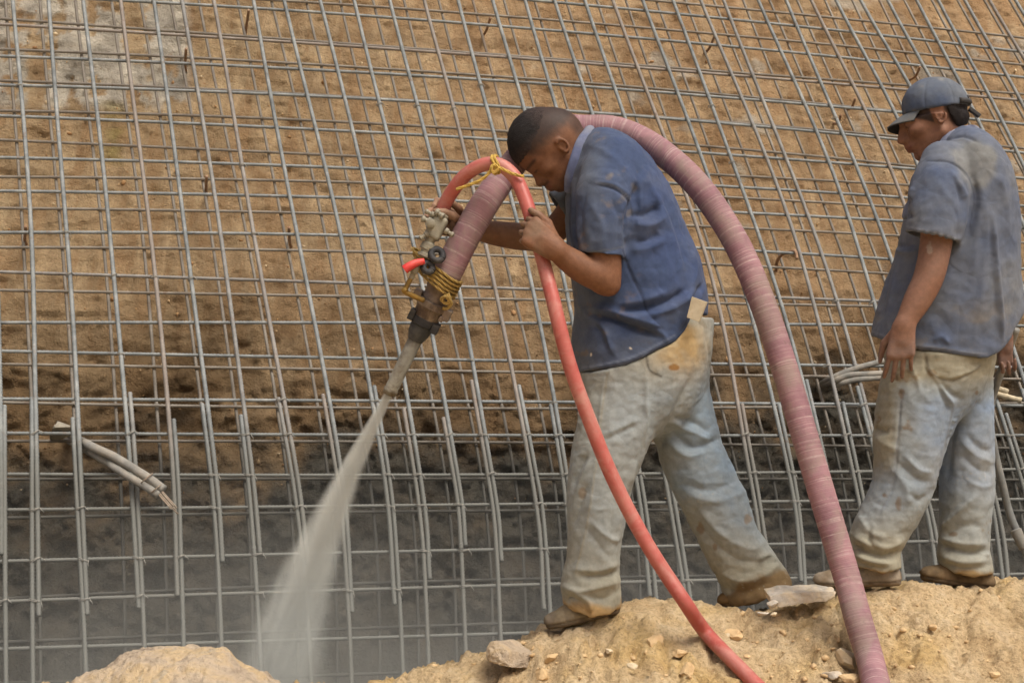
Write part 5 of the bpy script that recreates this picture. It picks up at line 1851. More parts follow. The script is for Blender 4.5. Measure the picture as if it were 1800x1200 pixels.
hand_field(fld, W(1588, 574, 4.492), (-0.12, 0.0, -1.0), (-0.25, -1, 0.0), -1,
           [(22, 25, 15), (20, 28, 18), (22, 30, 18), (26, 30, 15)], [(0.7, 0.5, -0.5), (0.9, 0.25, -0.4), (1, 0.05, -0.3)], 1.02, 0.10)
hand_field(fld, W(1770, 592, 4.925), (0.10, -0.1, -1.0), (0.3, 1, 0), 1,
           [(40, 70, 40), (42, 72, 40), (44, 72, 40), (46, 70, 40)], [(0.6, 0.6, -0.6), (0.8, 0.3, -0.5), (0.9, 0, -0.4)], 0.98, 0.02)
fld.chain([W(1640, 650, 4.68), W(1592, 850, 4.66), W(1548, 1000, 4.66)], [0.08, 0.055, 0.04], 0.02)
fld.chain([W(1690, 650, 4.78), W(1699, 850, 4.785), W(1702, 1000, 4.77)], [0.08, 0.055, 0.04], 0.02)
V, F = fld.mesh(1)
px, py = to_px(V)
L = (V - hc2) @ HR2.T / 1.04
C = skin_cols(V, S((128, 92, 73)), 151)
inhead = np.linalg.norm(V - hc2, axis=1) < 0.20
n2 = fbm(V, 60, 3, 155)
hairm = np.maximum(smooth01(L[:, 2] + 0.01 * n2, 0.02, 0.03) * smooth01(-L[:, 0], -0.068, -0.058),
                   smooth01(-L[:, 0] + 0.25 * L[:, 2] + 0.006 * n2, 0.028, 0.040) * smooth01(L[:, 2], -0.075, -0.055))
burn = smooth01(L[:, 0], 0.004, 0.010) * smooth01(-L[:, 0], -0.062, -0.050) * smooth01(L[:, 2] - 0.75 * (L[:, 0] - 0.008), -0.030, -0.020)
C = lerp(C, S((36, 31, 31)), np.clip(np.maximum(hairm, burn), 0, 1) * inhead * 0.92)
browm = np.exp(-((L[:, 2] - 0.022) / 0.005) ** 2) * smooth01(L[:, 0], 0.068, 0.085) * smooth01(np.abs(L[:, 1]), 0.008, 0.014) * inhead
C = lerp(C, S((36, 28, 26)), browm * 0.8)
lash = np.exp(-((L[:, 2] + 0.003) / 0.003) ** 2) * smooth01(L[:, 0], 0.078, 0.088) * np.exp(-((np.abs(L[:, 1]) - 0.031) / 0.014) ** 4) * inhead
C = lerp(C, S((34, 26, 24)), lash * 0.85)
lips = np.exp(-((L[:, 2] + 0.067) / 0.010) ** 2) * smooth01(L[:, 0], 0.090, 0.10) * inhead
C = lerp(C, S((112, 66, 58)), lips * 0.7)
C = lerp(C, S((130, 102, 88)), np.clip((py > 400) * (0.35 + 0.5 * fbm(V, 20, 3, 157)), 0, 0.6))
C = lerp(C, S((164, 152, 138)), np.clip(smooth01(np.exp(-(((px - 1634) / 7) ** 2 + ((py - 437) / 13) ** 2)) + 0.5 * n2, 0.45, 0.9), 0, 0.55))
C = lerp(C, S((124, 106, 98)), np.clip(smooth01(py, 590, 606) * (0.5 + 0.6 * n2), 0, 0.6))
mesh_obj('body', V, F, SKIN, man2, col=C)

# hair at nape and temples
fld = Field(hc2 - 0.2, hc2 + 0.2, 0.0045)
fld.ell(hw2(-0.014, 0, 0.036), np.array([0.1035, 0.0785, 0.095]) * 1.04, HR2, 0.0)
fld.ell(hw2(-0.056, 0, -0.022), np.array([0.056, 0.062, 0.058]) * 1.04, HR2, 0.02)
X, Y, Z = fld.coords()
q = [((X - hc2[0]) * a[0] + (Y - hc2[1]) * a[1] + (Z - hc2[2]) * a[2]) / 1.04 for a in HR2]
keep_back = np.maximum(q[0] + 0.042 + 0.15 * np.clip(-q[2], 0, 1), -0.066 - q[2])
keep_top = 0.036 - q[2]
fld.D = np.maximum(fld.D, np.minimum(keep_back, keep_top).astype(np.float32))
under_cap(fld, 0.006)
V, F = fld.mesh(1)
V = V + vnormals(V, F) * (0.002 * fbm(V, 80, 3, 161))[:, None]
mesh_obj('hair', V, F, HAIR, man2, col=np.tile(S((34, 30, 30)), (len(V), 1)) * (1 + 0.25 * fbm(V, 50, 2, 162))[:, None])

# cap: crown, visor, back strap
cap = empty('cap', W(1650, 195, 4.72), 'dusty blue baseball cap with curved visor on the standing man', 'cap')
fld = Field(cc - 0.2, cc + 0.2, 0.0045)
fld.ell(cc, (0.103, 0.087, 0.105), CR, 0.0)
fld.ell(cc + 0.03 * fx + 0.02 * ux, (0.080, 0.080, 0.080), CR, 0.02)
X, Y, Z = fld.coords()
q = [((X - cc[0]) * a[0] + (Y - cc[1]) * a[1] + (Z - cc[2]) * a[2]) for a in CR]
fld.D = np.maximum(fld.D, (-0.006 + 0.05 * np.abs(q[0]) * (q[0] < 0) - q[2]).astype(np.float32))
V, F = fld.mesh(2)
Lc = (V - cc) @ CR.T
ang = np.arctan2(Lc[:, 1], Lc[:, 0])
panel = np.abs(((ang / (math.pi / 3)) + 0.5) % 1 - 0.5)
V = V - vnormals(V, F) * (0.0022 * np.exp(-(panel / 0.035) ** 2) * smooth01(np.hypot(Lc[:, 0], Lc[:, 1]), 0.015, 0.03))[:, None]
V = crease(V, F, 0.0016, 16, (1, 1, 1), 165)
n1, n2 = fbm(V, 7, 4, 171), fbm(V, 24, 3, 172)
C = lerp(np.tile(S((72, 83, 104)), (len(V), 1)), S((102, 107, 112)), np.clip(0.35 + 0.9 * n1 + 0.3 * n2 + 0.4 * smooth01(-Lc[:, 0], -0.01, 0.07), 0, 0.85))
C = lerp(C, S((134, 130, 120)), np.clip(smooth01(n2, 0.3, 0.6) * 0.4, 0, 0.4))
mesh_obj('crown', V, F, CLOTH, cap, col=C)
# visor: curved shell with thickness
us = np.linspace(-1, 1, 33)
ws = np.linspace(0, 1, 15)
top, bot = [], []
for uu in us:
    an = uu * 0.92
    for w_ in ws:
        base = np.array([0.099 * math.cos(an), 0.083 * math.sin(an)])
        reach = 0.066 * math.cos(uu * 1.3) ** 0.75
        p2 = base + np.array([w_ * reach, 0])
        zz = -0.001 - 0.014 * (p2[1] / 0.09) ** 2 * (0.15 + 0.85 * w_) - 0.026 * w_ - 0.014 * w_ * w_ + 0.22 * p2[1] * w_
        pt = cc + p2[0] * fx + p2[1] * lx + zz * ux
        top.append(pt)
        bot.append(pt - 0.0055 * ux)
nu, nw = len(us), len(ws)
V = np.array(top + bot)
F = []
off = nu * nw
for i in range(nu - 1):
    for j in range(nw - 1):
        a = i * nw + j
        F.append((a, a + 1, a + nw + 1, a + nw))
        F.append((off + a, off + a + nw, off + a + nw + 1, off + a + 1))
for i in range(nu - 1):
    a = i * nw + nw - 1
    F.append((a, off + a, off + a + nw, a + nw))
    a = i * nw
    F.append((a, a + nw, off + a + nw, off + a))
for j in range(nw - 1):
    F.append((j, off + j, off + j + 1, j + 1))
    a = (nu - 1) * nw + j
    F.append((a, a + 1, off + a + 1, off + a))
n1 = fbm(V, 20, 3, 175)
C = lerp(np.tile(S((88, 94, 102)), (len(V), 1)), S((124, 126, 124)), np.clip(0.4 + n1, 0, 0.8))
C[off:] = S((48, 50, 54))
mesh_obj('visor', V, F, CLOTH, cap, col=C)
BLACK = simple_mat('black_rubber', S((44, 45, 48)), 0.7, 0, 0.25, 30, 0.2, S((96, 92, 86)), 0.35, 12)
# strap: band across the back opening, buckle, loose tail
bk = [cc + 0.103 * math.cos(t) * fx + 0.087 * math.sin(t) * lx + 0.008 * ux for t in np.linspace(math.pi * 0.72, math.pi * 1.28, 14)]
V, F, Cc = tube_arrays(np.array(bk), 0.010, 8)
mesh_obj('strap', V, [tuple(f) for f in F] + [tuple(f) for f in Cc], BLACK, cap)
bkl = W(1699, 175, 4.685)
V, F = stone_arrays(bkl, (0.011, 0.012, 0.019), 5, None, 2, 0.15)
mesh_obj('buckle', V, F, BLACK, cap)
V, F = box_arrays(W(1713, 198, 4.68), [[0.80, 0, -0.60], [0, 1, 0], [0.6, 0, 0.8]], (0.021, 0.010, 0.006))
bevel(mesh_obj('strap_tail', V, F, BLACK, cap, smooth=False), 0.002)

shoe(man2, (1588, 1030), (1424, 1035), 4.66, 0, (S((112, 96, 76)), S((156, 146, 130)), S((104, 86, 62))), seed=181)
shoe(man2, (1744, 1041), (1612, 1020), 4.765, 0, (S((92, 78, 60)), S((122, 102, 76)), S((78, 66, 52))), seed=185)

# ================================================================== hoses, nozzle, ropes, cables
def hose_mat(name, cols, band, bandscale, rough=0.6, grime=None, gamt=0.5, rings=True):
    m, nt, b = new_mat(name)
    at = N(nt, 'ShaderNodeAttribute')
    at.attribute_name = 'along'
    tc = N(nt, 'ShaderNodeTexCoord').outputs['Object']
    n1 = noise(nt, 9.0, 5, 0.65, tc, 0.4)
    c = ramp(nt, n1, [(0.3, tuple(cols[0])), (0.7, tuple(cols[1]))])
    n2 = noise(nt, 30.0, 4, 0.7, tc)
    # winding of the fabric: uneven pale rings along the length
    comb = N(nt, 'ShaderNodeCombineXYZ')
    nt.links.new(math_n(nt, 'ADD', at.outputs['Fac'], math_n(nt, 'MULTIPLY', n1, 0.012)), comb.inputs[0])
    ring = noise(nt, bandscale, 2, 0.9, comb.outputs[0])
    f = ramp(nt, ring, [(0.50, (0, 0, 0)), (0.62, (1, 1, 1))])
    if rings:
        c = mix(nt, math_n(nt, 'MULTIPLY', math_n(nt, 'MULTIPLY', f, ramp(nt, n2, [(0.35, (0.15,) * 3), (0.6, (1,) * 3)])), 0.45), c, tuple(band))
    if grime is not None:
        g = ramp(nt, noise(nt, 6.0, 5, 0.7, tc, 0.6), [(0.45, (0, 0, 0)), (0.62, (1, 1, 1))])
        c = mix(nt, math_n(nt, 'MULTIPLY', g, gamt), c, tuple(grime))
        g2 = ramp(nt, noise(nt, 34.0, 4, 0.7, tc), [(0.60, (0, 0, 0)), (0.70, (1, 1, 1))])
        c = mix(nt, math_n(nt, 'MULTIPLY', g2, 0.5), c, tuple(np.asarray(grime) * 0.55))
    nt.links.new(c, b.inputs['Base Color'])
    b.inputs['Roughness'].default_value = rough
    b.inputs['Specular IOR Level'].default_value = 0.3
    h = math_n(nt, 'ADD', math_n(nt, 'MULTIPLY', ring, 1.0 if rings else 0.0), math_n(nt, 'MULTIPLY', noise(nt, 120, 3, 0.7, tc), 0.25))
    bump(nt, b, h, 0.45 if rings else 0.12, 0.006)
    return m


PINK = hose_mat('pink_hose', (S((124, 90, 97)), S((158, 120, 124))), S((202, 186, 180)), 62.0, 0.75, S((140, 122, 114)), 0.8)
RED = hose_mat('red_hose', (S((162, 76, 69)), S((182, 104, 95))), S((214, 150, 130)), 40.0, 0.42, S((184, 134, 122)), 0.75, False)


def rest(px, py, r):
    """point on the ray that lies r above the heap"""
    for y in np.linspace(3.4, 4.75, 271):
        p = W(px, py, y)
        if p[2] - ground_h(np.array([p[0]]), np.array([y]))[0] < r:
            return p
    return W(px, py, 4.5)


pk = [W(783, 486, 4.725), W(800, 452, 4.722), W(826, 402, 4.725), W(856, 352, 4.745), W(893, 300, 4.79), W(940, 248, 4.855), W(985, 226, 4.90), W(1030, 225, 4.915), W(1080, 227, 4.90),
      W(1130, 246, 4.87), W(1180, 281, 4.83), W(1228, 328, 4.79), W(1270, 386, 4.75), W(1305, 448, 4.71), W(1338, 526, 4.66), W(1366, 606, 4.62), W(1392, 690, 4.58), W(1418, 778, 4.54),
      W(1446, 872, 4.49), W(1474, 965, 4.44), W(1493, 1030, 4.40), W(1509, 1090, 4.335), rest(1527, 1150, 0.05), rest(1542, 1212, 0.05), rest(1556, 1275, 0.05)]
pend = pk[-1]
pk += [np.array([pend[0] + 0.06, pend[1] - 0.25, ground_h(np.array([pend[0]]), np.array([pend[1] - 0.25]))[0] + 0.045]),
       np.array([pend[0] + 0.35, pend[1] - 0.9, -0.90]), np.array([pend[0] + 1.2, pend[1] - 1.4, -0.905])]
P, s = resample(catmull(pk, 10), 0.012)
R = np.interp(s, [0, 0.35, 0.6, 2.6, 3.2], [0.0495, 0.0480, 0.0445, 0.0425, 0.0415]) * (1 + 0.010 * np.sin(s * 230 + 2 * np.sin(s * 9)) + 0.012 * fbm(P, 7, 2, 230))
o = tube('material_hose', P, R, PINK, None, 20, True)
tag(o, 'thick faded pink hose arching over the stooping man\'s shoulder to the ground', 'hose')

rd = [W(769, 394, 4.725), W(779, 366, 4.715), W(795, 335, 4.685), W(820, 305, 4.65), W(852, 288, 4.63), W(880, 290, 4.62), W(905, 312, 4.60), W(922, 348, 4.565), W(934, 388, 4.54), W(946, 428, 4.53),
      W(957, 468, 4.51), W(970, 520, 4.475), W(986, 585, 4.45), W(1006, 655, 4.44), W(1030, 725, 4.44), W(1060, 800, 4.44), W(1096, 878, 4.44), W(1135, 950, 4.43), W(1172, 1010, 4.42), W(1206, 1062, 4.40),
      rest(1238, 1108, 0.028), rest(1275, 1148, 0.028), rest(1322, 1196, 0.028), rest(1365, 1240, 0.028)]
pend = rd[-1]
rd += [np.array([pend[0] + 0.10, pend[1] - 0.25, ground_h(np.array([pend[0]]), np.array([pend[1] - 0.25]))[0] + 0.03]),
       np.array([pend[0] + 0.4, pend[1] - 0.8, -0.915]), np.array([pend[0] + 1.1, pend[1] - 1.4, -0.92])]
P, s = resample(catmull(rd, 10), 0.012)
o = tube('water_hose', P + 0.004 * np.stack([fbm(P, 3.1, 2, 241), fbm(P, 3.1, 2, 242), fbm(P, 3.1, 2, 243)], 1), 0.0230 * (1 + 0.02 * fbm(P, 9, 2, 244)), RED, None, 16, True)
tag(o, 'smooth coral-red water hose looping from the valve through the fist to the ground', 'hose')

# ---- nozzle: everything bolted to it is one thing
NA, NB = W(795, 462, 4.722), W(684, 692, 4.85)
nd = (NB - NA) / np.linalg.norm(NB - NA)
NL = np.linalg.norm(NB - NA)
nside = np.cross(nd, [0, 1.0, 0])
nside /= np.linalg.norm(nside)          # across the nozzle in the picture
nfront = np.cross(nside, nd)
if nfront[1] > 0:
    nfront = -nfront
nozzle = empty('spray_nozzle', NB, 'shotcrete spray nozzle with couplings, valve and grey discharge pipe', 'nozzle')
STEEL = simple_mat('dirty_steel', S((112, 98, 88)), 0.55, 0.35, 0.35, 22, 0.4, S((150, 136, 120)), 0.6, 16)
BROWN = simple_mat('brown_iron', S((84, 70, 61)), 0.6, 0.2, 0.35, 26, 0.5, S((176, 160, 140)), 0.6, 14)
DARKR = simple_mat('grey_rubber', S((60, 62, 64)), 0.75, 0, 0.25, 20, 0.3, S((120, 116, 108)), 0.45, 12)
PIPE = simple_mat('mortar_caked_pipe', S((140, 136, 122)), 0.85, 0, 0.25, 14, 0.5, S((84, 70, 52)), 0.95, 13)
ALLOY = simple_mat('dusty_alloy', S((142, 138, 122)), 0.6, 0.15, 0.22, 25, 0.3, S((122, 112, 94)), 0.6, 20)
BRASS = simple_mat('brass', S((152, 122, 62)), 0.45, 0.5, 0.25, 30, 0.2, S((120, 104, 76)), 0.5, 20)
REDP = simple_mat('red_lever', S((206, 52, 50)), 0.5, 0, 0.12, 20, 0.1, S((206, 130, 116)), 0.4, 20)


def npt(t, side=0.0, frontd=0.0):
    return NA + nd * (t * NL) + nside * side + nfront * frontd


def nl(name, prof, mat, parent=None, sides=24):
    V, F = lathe([(t * NL, r) for t, r in prof], NA, NB, sides)
    o = mesh_obj(name, V, F, mat, parent or nozzle)
    m = o.modifiers.new('edges', 'EDGE_SPLIT')
    m.split_angle = math.radians(40)
    return o


nl('hose_collar', [(0.10, 0.044), (0.115, 0.047), (0.20, 0.047), (0.21, 0.043), (0.245, 0.042), (0.26, 0.046), (0.275, 0.046)], STEEL)
cp = nl('coupling', [(0.275, 0.052), (0.283, 0.057), (0.325, 0.057), (0.335, 0.051), (0.35, 0.047), (0.41, 0.046), (0.42, 0.043)], BROWN)
for (t, sd_, fr, hs) in ((0.285, -0.058, 0.015, (0.016, 0.020, 0.013)), (0.325, 0.060, 0.012, (0.020, 0.020, 0.014)), (0.36, 0.050, 0.025, (0.010, 0.010, 0.008))):
    V, F = box_arrays(npt(t, sd_, fr), [nd, nside, nfront], (hs[0], hs[2], hs[1]))
    bevel(mesh_obj('lug', V, F, STEEL, cp, smooth=False), 0.003)
nl('clamp_band', [(0.400, 0.044), (0.408, 0.048), (0.455, 0.047), (0.463, 0.042)], BLACK)
V, F = box_arrays(npt(0.440, 0.046, 0.02), [nd, nside, nfront], (0.017, 0.012, 0.018))
bevel(mesh_obj('clamp_ear', V, F, BLACK, nozzle, smooth=False), 0.003)
V, F = box_arrays(npt(0.420, -0.045, 0.02), [nd, nside, nfront], (0.019, 0.010, 0.018))
bevel(mesh_obj('clamp_ear', V, F, BLACK, nozzle, smooth=False), 0.003)
nl('rubber_cone', [(0.45, 0.037), (0.49, 0.039), (0.53, 0.036), (0.565, 0.029), (0.58, 0.027)], DARKR)
V, F = lathe([(0.55 * NL, 0.0245), (0.96 * NL, 0.0235), (0.965 * NL, 0.0255), (0.975 * NL, 0.0255), (0.98 * NL, 0.0235), (1.0 * NL, 0.0235), (1.0 * NL, 0.0195), (0.93 * NL, 0.0195)], NA, NB, 24)
V = V + 0.0012 * np.stack([fbm(V, 40, 3, 201), fbm(V, 40, 3, 202), fbm(V, 40, 3, 203)], 1)
mesh_obj('discharge_pipe', V, F, PIPE, nozzle)
# water valve block left of the hose
VY = 4.665
V1 = W(768, 398, VY)


def wl(name, a, b, prof, mat, parent, sides=16):
    V, F = lathe(prof, a, b, sides)
    o = mesh_obj(name, V, F, mat, parent)
    m = o.modifiers.new('edges', 'EDGE_SPLIT')
    m.split_angle = math.radians(40)
    return o


vax = W(752, 432, VY) - W(776, 384, VY)
vl = np.linalg.norm(vax)
vdir = vax / vl
vside = np.cross(vdir, [0, 1.0, 0])
vside /= np.linalg.norm(vside)
V, F = box_arrays(W(767, 400, VY), [vdir, vside, [0, 1.0, 0]], (0.040, 0.027, 0.024))
V = V + (np.sign(V - W(767, 400, VY)) * 0)
body = bevel(mesh_obj('valve_body', V, F, ALLOY, nozzle, smooth=False), 0.011, 3)
wl('valve_neck', W(760, 414, VY), W(748, 440, VY), [(0, 0.019), (0.016, 0.017), (0.034, 0.0155), (0.036, 0.023), (0.050, 0.023), (0.052, 0.016)], ALLOY, body)
wl('valve_cap', W(780, 376, VY), W(772, 390, VY), [(0, 0.016), (0.003, 0.020), (0.016, 0.020), (0.018, 0.026), (0.030, 0.026)], ALLOY, body)
for (xa, ya), (xb, yb), r in (((766, 372), (787, 387), 0.0115), ((757, 390), (738, 383), 0.0115), ((757, 392), (757, 393), 0.013), ((783, 405), (797, 414), 0.009), ((752, 410), (742, 417), 0.009), ((763, 378), (750, 372), 0.008)):
    A_, B_ = W(xa, ya, VY - 0.022), W(xb, yb, VY - 0.026 - (0.03 if (xa, xb) == (757, 757) else 0))
    wl('bolt', A_, B_, [(0, r * 1.2), (0.010, r * 1.2), (0.012, r * 0.75), (0.020, r * 0.75), (0.022, r * 1.05), (0.030, r * 1.05), (0.033, r * 0.5)], ALLOY, body, 10)
wl('union', W(756, 425, VY), W(745, 452, VY), [(0, 0.014), (0.008, 0.024), (0.022, 0.024), (0.025, 0.018), (0.040, 0.018), (0.042, 0.023), (0.052, 0.023), (0.056, 0.012)], ALLOY, nozzle)
# rubber rings tied on
for (cx, cy_, rr) in ((768, 448, 0.020), (752, 470, 0.016)):
    t = np.linspace(0, 2 * math.pi, 30)
    cen = W(cx, cy_, VY - 0.012)
    P = np.array([cen + rr * (math.cos(q) * np.array([0.8, 0, -0.6]) + math.sin(q) * np.array([0.5, 0.35, 0.75])) for q in t])
    V, F, Cc = tube_arrays(P, 0.0110, 10, (0.3, 1, 0.2))
    mesh_obj('rubber_ring', V, [tuple(f) for f in F] + [tuple(f) for f in Cc], BLACK, nozzle)
lv = catmull([W(746, 459, 4.63), W(732, 462, 4.625), W(718, 469, 4.62), W(711, 474, 4.62)], 6)
V, F, Cc = tube_arrays(lv, np.interp(np.linspace(0, 1, len(lv)), [0, 0.5, 1], [0.010, 0.014, 0.015]), 8)
mesh_obj('lever', V, [tuple(f) for f in F] + [tuple(f) for f in Cc], REDP, nozzle)
wl('cock', W(732, 464, 4.64), W(722, 492, 4.65), [(0, 0.010), (0.012, 0.014), (0.028, 0.014), (0.032, 0.009), (0.05, 0.009)], ALLOY, nozzle)
el = catmull([W(723, 488, 4.65), W(714, 505, 4.655), W(712, 512, 4.655), W(722, 518, 4.665), W(745, 528, 4.69)], 6)
V, F, Cc = tube_arrays(el, np.interp(np.linspace(0, 1, len(el)), [0, 0.3, 0.42, 0.55, 1], [0.008, 0.009, 0.013, 0.009, 0.0085]), 10)
mesh_obj('brass_elbow', V, [tuple(f) for f in F] + [tuple(f) for f in Cc], BRASS, nozzle)

# ---- ropes: twisted strands
ROPE = simple_mat('rope', S((168, 140, 78)), 0.9, 0, 0.3, 90, 0.4, S((110, 90, 54)), 0.6, 30)
ROPEY = simple_mat('rope_bright', S((196, 164, 82)), 0.9, 0, 0.25, 90, 0.4, S((150, 120, 66)), 0.5, 30)


def rope_arrays(path, r, twist=70.0):
    P, s = resample(np.asarray(path, float), 0.004)
    T = np.gradient(P, axis=0)
    T /= np.linalg.norm(T, axis=1)[:, None] + 1e-9
    Nn = np.cross(T, [0.31, 0.9, 0.27])
    Nn /= np.linalg.norm(Nn, axis=1)[:, None] + 1e-9
    Bn = np.cross(T, Nn)
    parts = []
    for k in range(3):
        a = s * twist * (0.006 / r) + k * 2 * math.pi / 3
        Q = P + (r * 0.5) * (np.cos(a)[:, None] * Nn + np.sin(a)[:, None] * Bn)
        V, F, Cc = tube_arrays(Q, r * 0.58, 6, (0.2, 0.9, 0.3))
        parts.append((V, [tuple(f) for f in F] + [tuple(f) for f in Cc]))
    return join_arrays(parts)


wrap = empty('tie_rope', npt(0.14), 'brown rope wound several times round hose end and valve', 'rope')
loops = []
for k in range(5):
    t = np.linspace(0, 2 * math.pi, 40, endpoint=False)
    sh = 0.055 + 0.026 * k
    for q in t:
        rad = 0.056
        ex = np.clip(-math.cos(q), 0, 1) ** 1.5 * 0.085 * (1 - 0.14 * k)      # reaches over the valve on the left
        off = math.cos(q) * (rad) - ex
        loops.append(npt(sh + 0.026 * q / (2 * math.pi) + 0.055 * math.cos(q) * 0.6, off, math.sin(q) * (rad + 0.012)))
loops = np.array(loops)
V, F = rope_arrays(loops, 0.0052)
mesh_obj('winding', V, F, ROPE, wrap)
kc = npt(0.215, 0.040, 0.052)
kn = catmull([npt(0.17, 0.035, 0.060), npt(0.20, 0.050, 0.062), npt(0.235, 0.046, 0.060), npt(0.225, 0.026, 0.066), npt(0.19, 0.034, 0.070), npt(0.22, 0.058, 0.055), npt(0.265, 0.055, 0.052), npt(0.275, 0.040, 0.055)], 8)
V, F = rope_arrays(kn, 0.0062)
mesh_obj('knot', V, F, ROPE, wrap)

tie = empty('tie_rope', W(868, 290, 4.62), 'pale yellow rope knotted over the red hose arch with two loose ends', 'rope')
cR = W(869, 290, 4.625)
t = np.linspace(0, 2 * math.pi, 26)
ringp = np.array([cR + np.array([0.006 * math.sin(2 * q), 0, 0]) + 0.0285 * (math.cos(q) * np.array([0, 1.0, 0]) + math.sin(q) * np.array([-0.15, 0, 1.0])) for q in t])
V1_, F1_ = rope_arrays(ringp, 0.0048)
V2_, F2_ = rope_arrays(ringp + [0.010, 0, 0.002], 0.0048)
V, F = join_arrays([(V1_, F1_), (V2_, F2_)])
mesh_obj('loop', V, F, ROPEY, tie)
V, F = rope_arrays(catmull([W(866, 290, 4.588), W(858, 306, 4.588), W(842, 318, 4.592), W(822, 326, 4.605), W(802, 333, 4.615)], 8), 0.0052)
mesh_obj('loose_end', V, F, ROPEY, tie)
V, F = rope_arrays(catmull([W(868, 296, 4.586), W(880, 296, 4.584), W(895, 303, 4.578), W(910, 308, 4.566), W(921, 310, 4.56)], 8), 0.0052)
mesh_obj('loose_end', V, F, ROPEY, tie)
V, F = rope_arrays(catmull([W(862, 300, 4.588), W(868, 290, 4.58), W(876, 296, 4.582), W(866, 304, 4.582), W(864, 292, 4.580)], 8), 0.0052)
mesh_obj('knot', V, F, ROPEY, tie)

# ---- anchor tendons sticking out of the slope
SHEATH = simple_mat('mortar_grey_sheath', S((128, 127, 121)), 0.85, 0, 0.3, 16, 0.5, S((166, 154, 136)), 0.5, 10)
STRAND = simple_mat('strand_steel', S((150, 138, 122)), 0.6, 0.2, 0.3, 40, 0.3, S((110, 84, 62)), 0.5, 20)


def wall_pt(px, py, off):
    return on_wall(px, py, off)


ten = empty('anchor_tendon', wall_pt(235, 840, -0.05), 'bundle of grey sheathed anchor cables jutting from the slope, lower left', 'cable bundle', 'anchor cables left in the slope')
for pts, r in ((([(120, 762, 0.50), (158, 783, -0.02), (195, 800, -0.06), (226, 818, -0.08), (258, 838, -0.10), (288, 860, -0.12)]), 0.021),
               (([(118, 772, 0.50), (160, 795, 0.02), (190, 812, -0.02), (202, 822, -0.05), (235, 842, -0.08), (280, 870, -0.11)]), 0.019)):
    P, s = resample(catmull([wall_pt(*p) for p in pts], 8), 0.015)
    P += 0.002 * np.stack([fbm(P, 12, 2, 211), fbm(P, 12, 2, 212), fbm(P, 12, 2, 213)], 1)
    V, F, Cc = tube_arrays(P, r * (1 + 0.05 * fbm(P, 16, 2, 214)), 10)
    mesh_obj('sheath', V, [tuple(f) for f in F] + [tuple(f) for f in Cc], SHEATH, ten)
for k in range(7):
    a = k * 2 * math.pi / 7
    A = wall_pt(278 + 4 * math.cos(a), 862 + 5 * math.sin(a), -0.11)
    B = wall_pt(306 + 5 * math.cos(a) + (8 if k == 2 else 0), 893 + 4 * math.sin(a) + (6 if k == 2 else 0), -0.14)
    V, F, Cc = tube_arrays(np.linspace(A, B, 5), 0.0042, 6)
    mesh_obj('wire', V, [tuple(f) for f in F] + [tuple(f) for f in Cc], STRAND, ten)
for (cx, cy_) in ((258, 840), (275, 858)):
    cen = wall_pt(cx, cy_, -0.105)
    t = np.linspace(0, 2 * math.pi, 24)
    ax_ = np.array([0.62, 0.1, -0.75])
    n_ = np.cross(ax_, [0, 1, 0]); n_ /= np.linalg.norm(n_)
    b__ = np.cross(ax_, n_)
    P = np.array([cen + 0.034 * (math.cos(q) * n_ + math.sin(q) * b__) for q in t])
    V, F, Cc = tube_arrays(P, 0.0035, 6)
    mesh_obj('binding_wire', V, [tuple(f) for f in F] + [tuple(f) for f in Cc], STRAND, ten)
ten2 = empty('anchor_tendon', wall_pt(1500, 670, -0.02), 'three grey anchor cables fanning out between the hose and second man', 'cable bundle', 'anchor cables left in the slope')
for pts in ([(1440, 676, 0.45), (1455, 668, 0.10), (1490, 652, 0.0), (1530, 640, -0.04), (1580, 628, -0.06)],
            [(1440, 680, 0.45), (1458, 673, 0.10), (1490, 660, 0.0), (1530, 657, -0.04), (1590, 655, -0.06)],
            [(1440, 686, 0.45), (1468, 677, 0.10), (1500, 668, 0.0), (1540, 664, -0.03), (1600, 664, -0.06)]):
    P, s = resample(catmull([wall_pt(*p) for p in pts], 8), 0.015)
    V, F, Cc = tube_arrays(P, 0.0165 * (1 + 0.05 * fbm(P, 16, 2, 221)), 10)
    mesh_obj('sheath', V, [tuple(f) for f in F] + [tuple(f) for f in Cc], SHEATH, ten2)
ten3 = empty('anchor_tendon', wall_pt(1760, 685, -0.02), 'two crusted pale cables poking out at the far right behind the second man', 'cable bundle', 'anchor cables left in the slope')
for pts in ([(1690, 660, 0.45), (1725, 676, 0.0), (1750, 681, -0.03), (1772, 689, -0.06)], [(1690, 670, 0.45), (1725, 686, 0.0), (1755, 693, -0.03), (1796, 704, -0.08)]):
    P, s = resample(catmull([wall_pt(*p) for p in pts], 8), 0.012)
    V, F, Cc = tube_arrays(P, 0.016 * (1 + 0.14 * np.sin(s * 120) * np.sin(s * 43 + 1)), 10)
    mesh_obj('sheath', V, [tuple(f) for f in F] + [tuple(f) for f in Cc], simple_mat('crusted_sheath', S((196, 184, 156)), 0.9, 0, 0.25, 30, 0.6, S((120, 106, 84)), 0.6, 18) if 'crusted_sheath' not in bpy.data.materials else bpy.data.materials['crusted_sheath'], ten3)

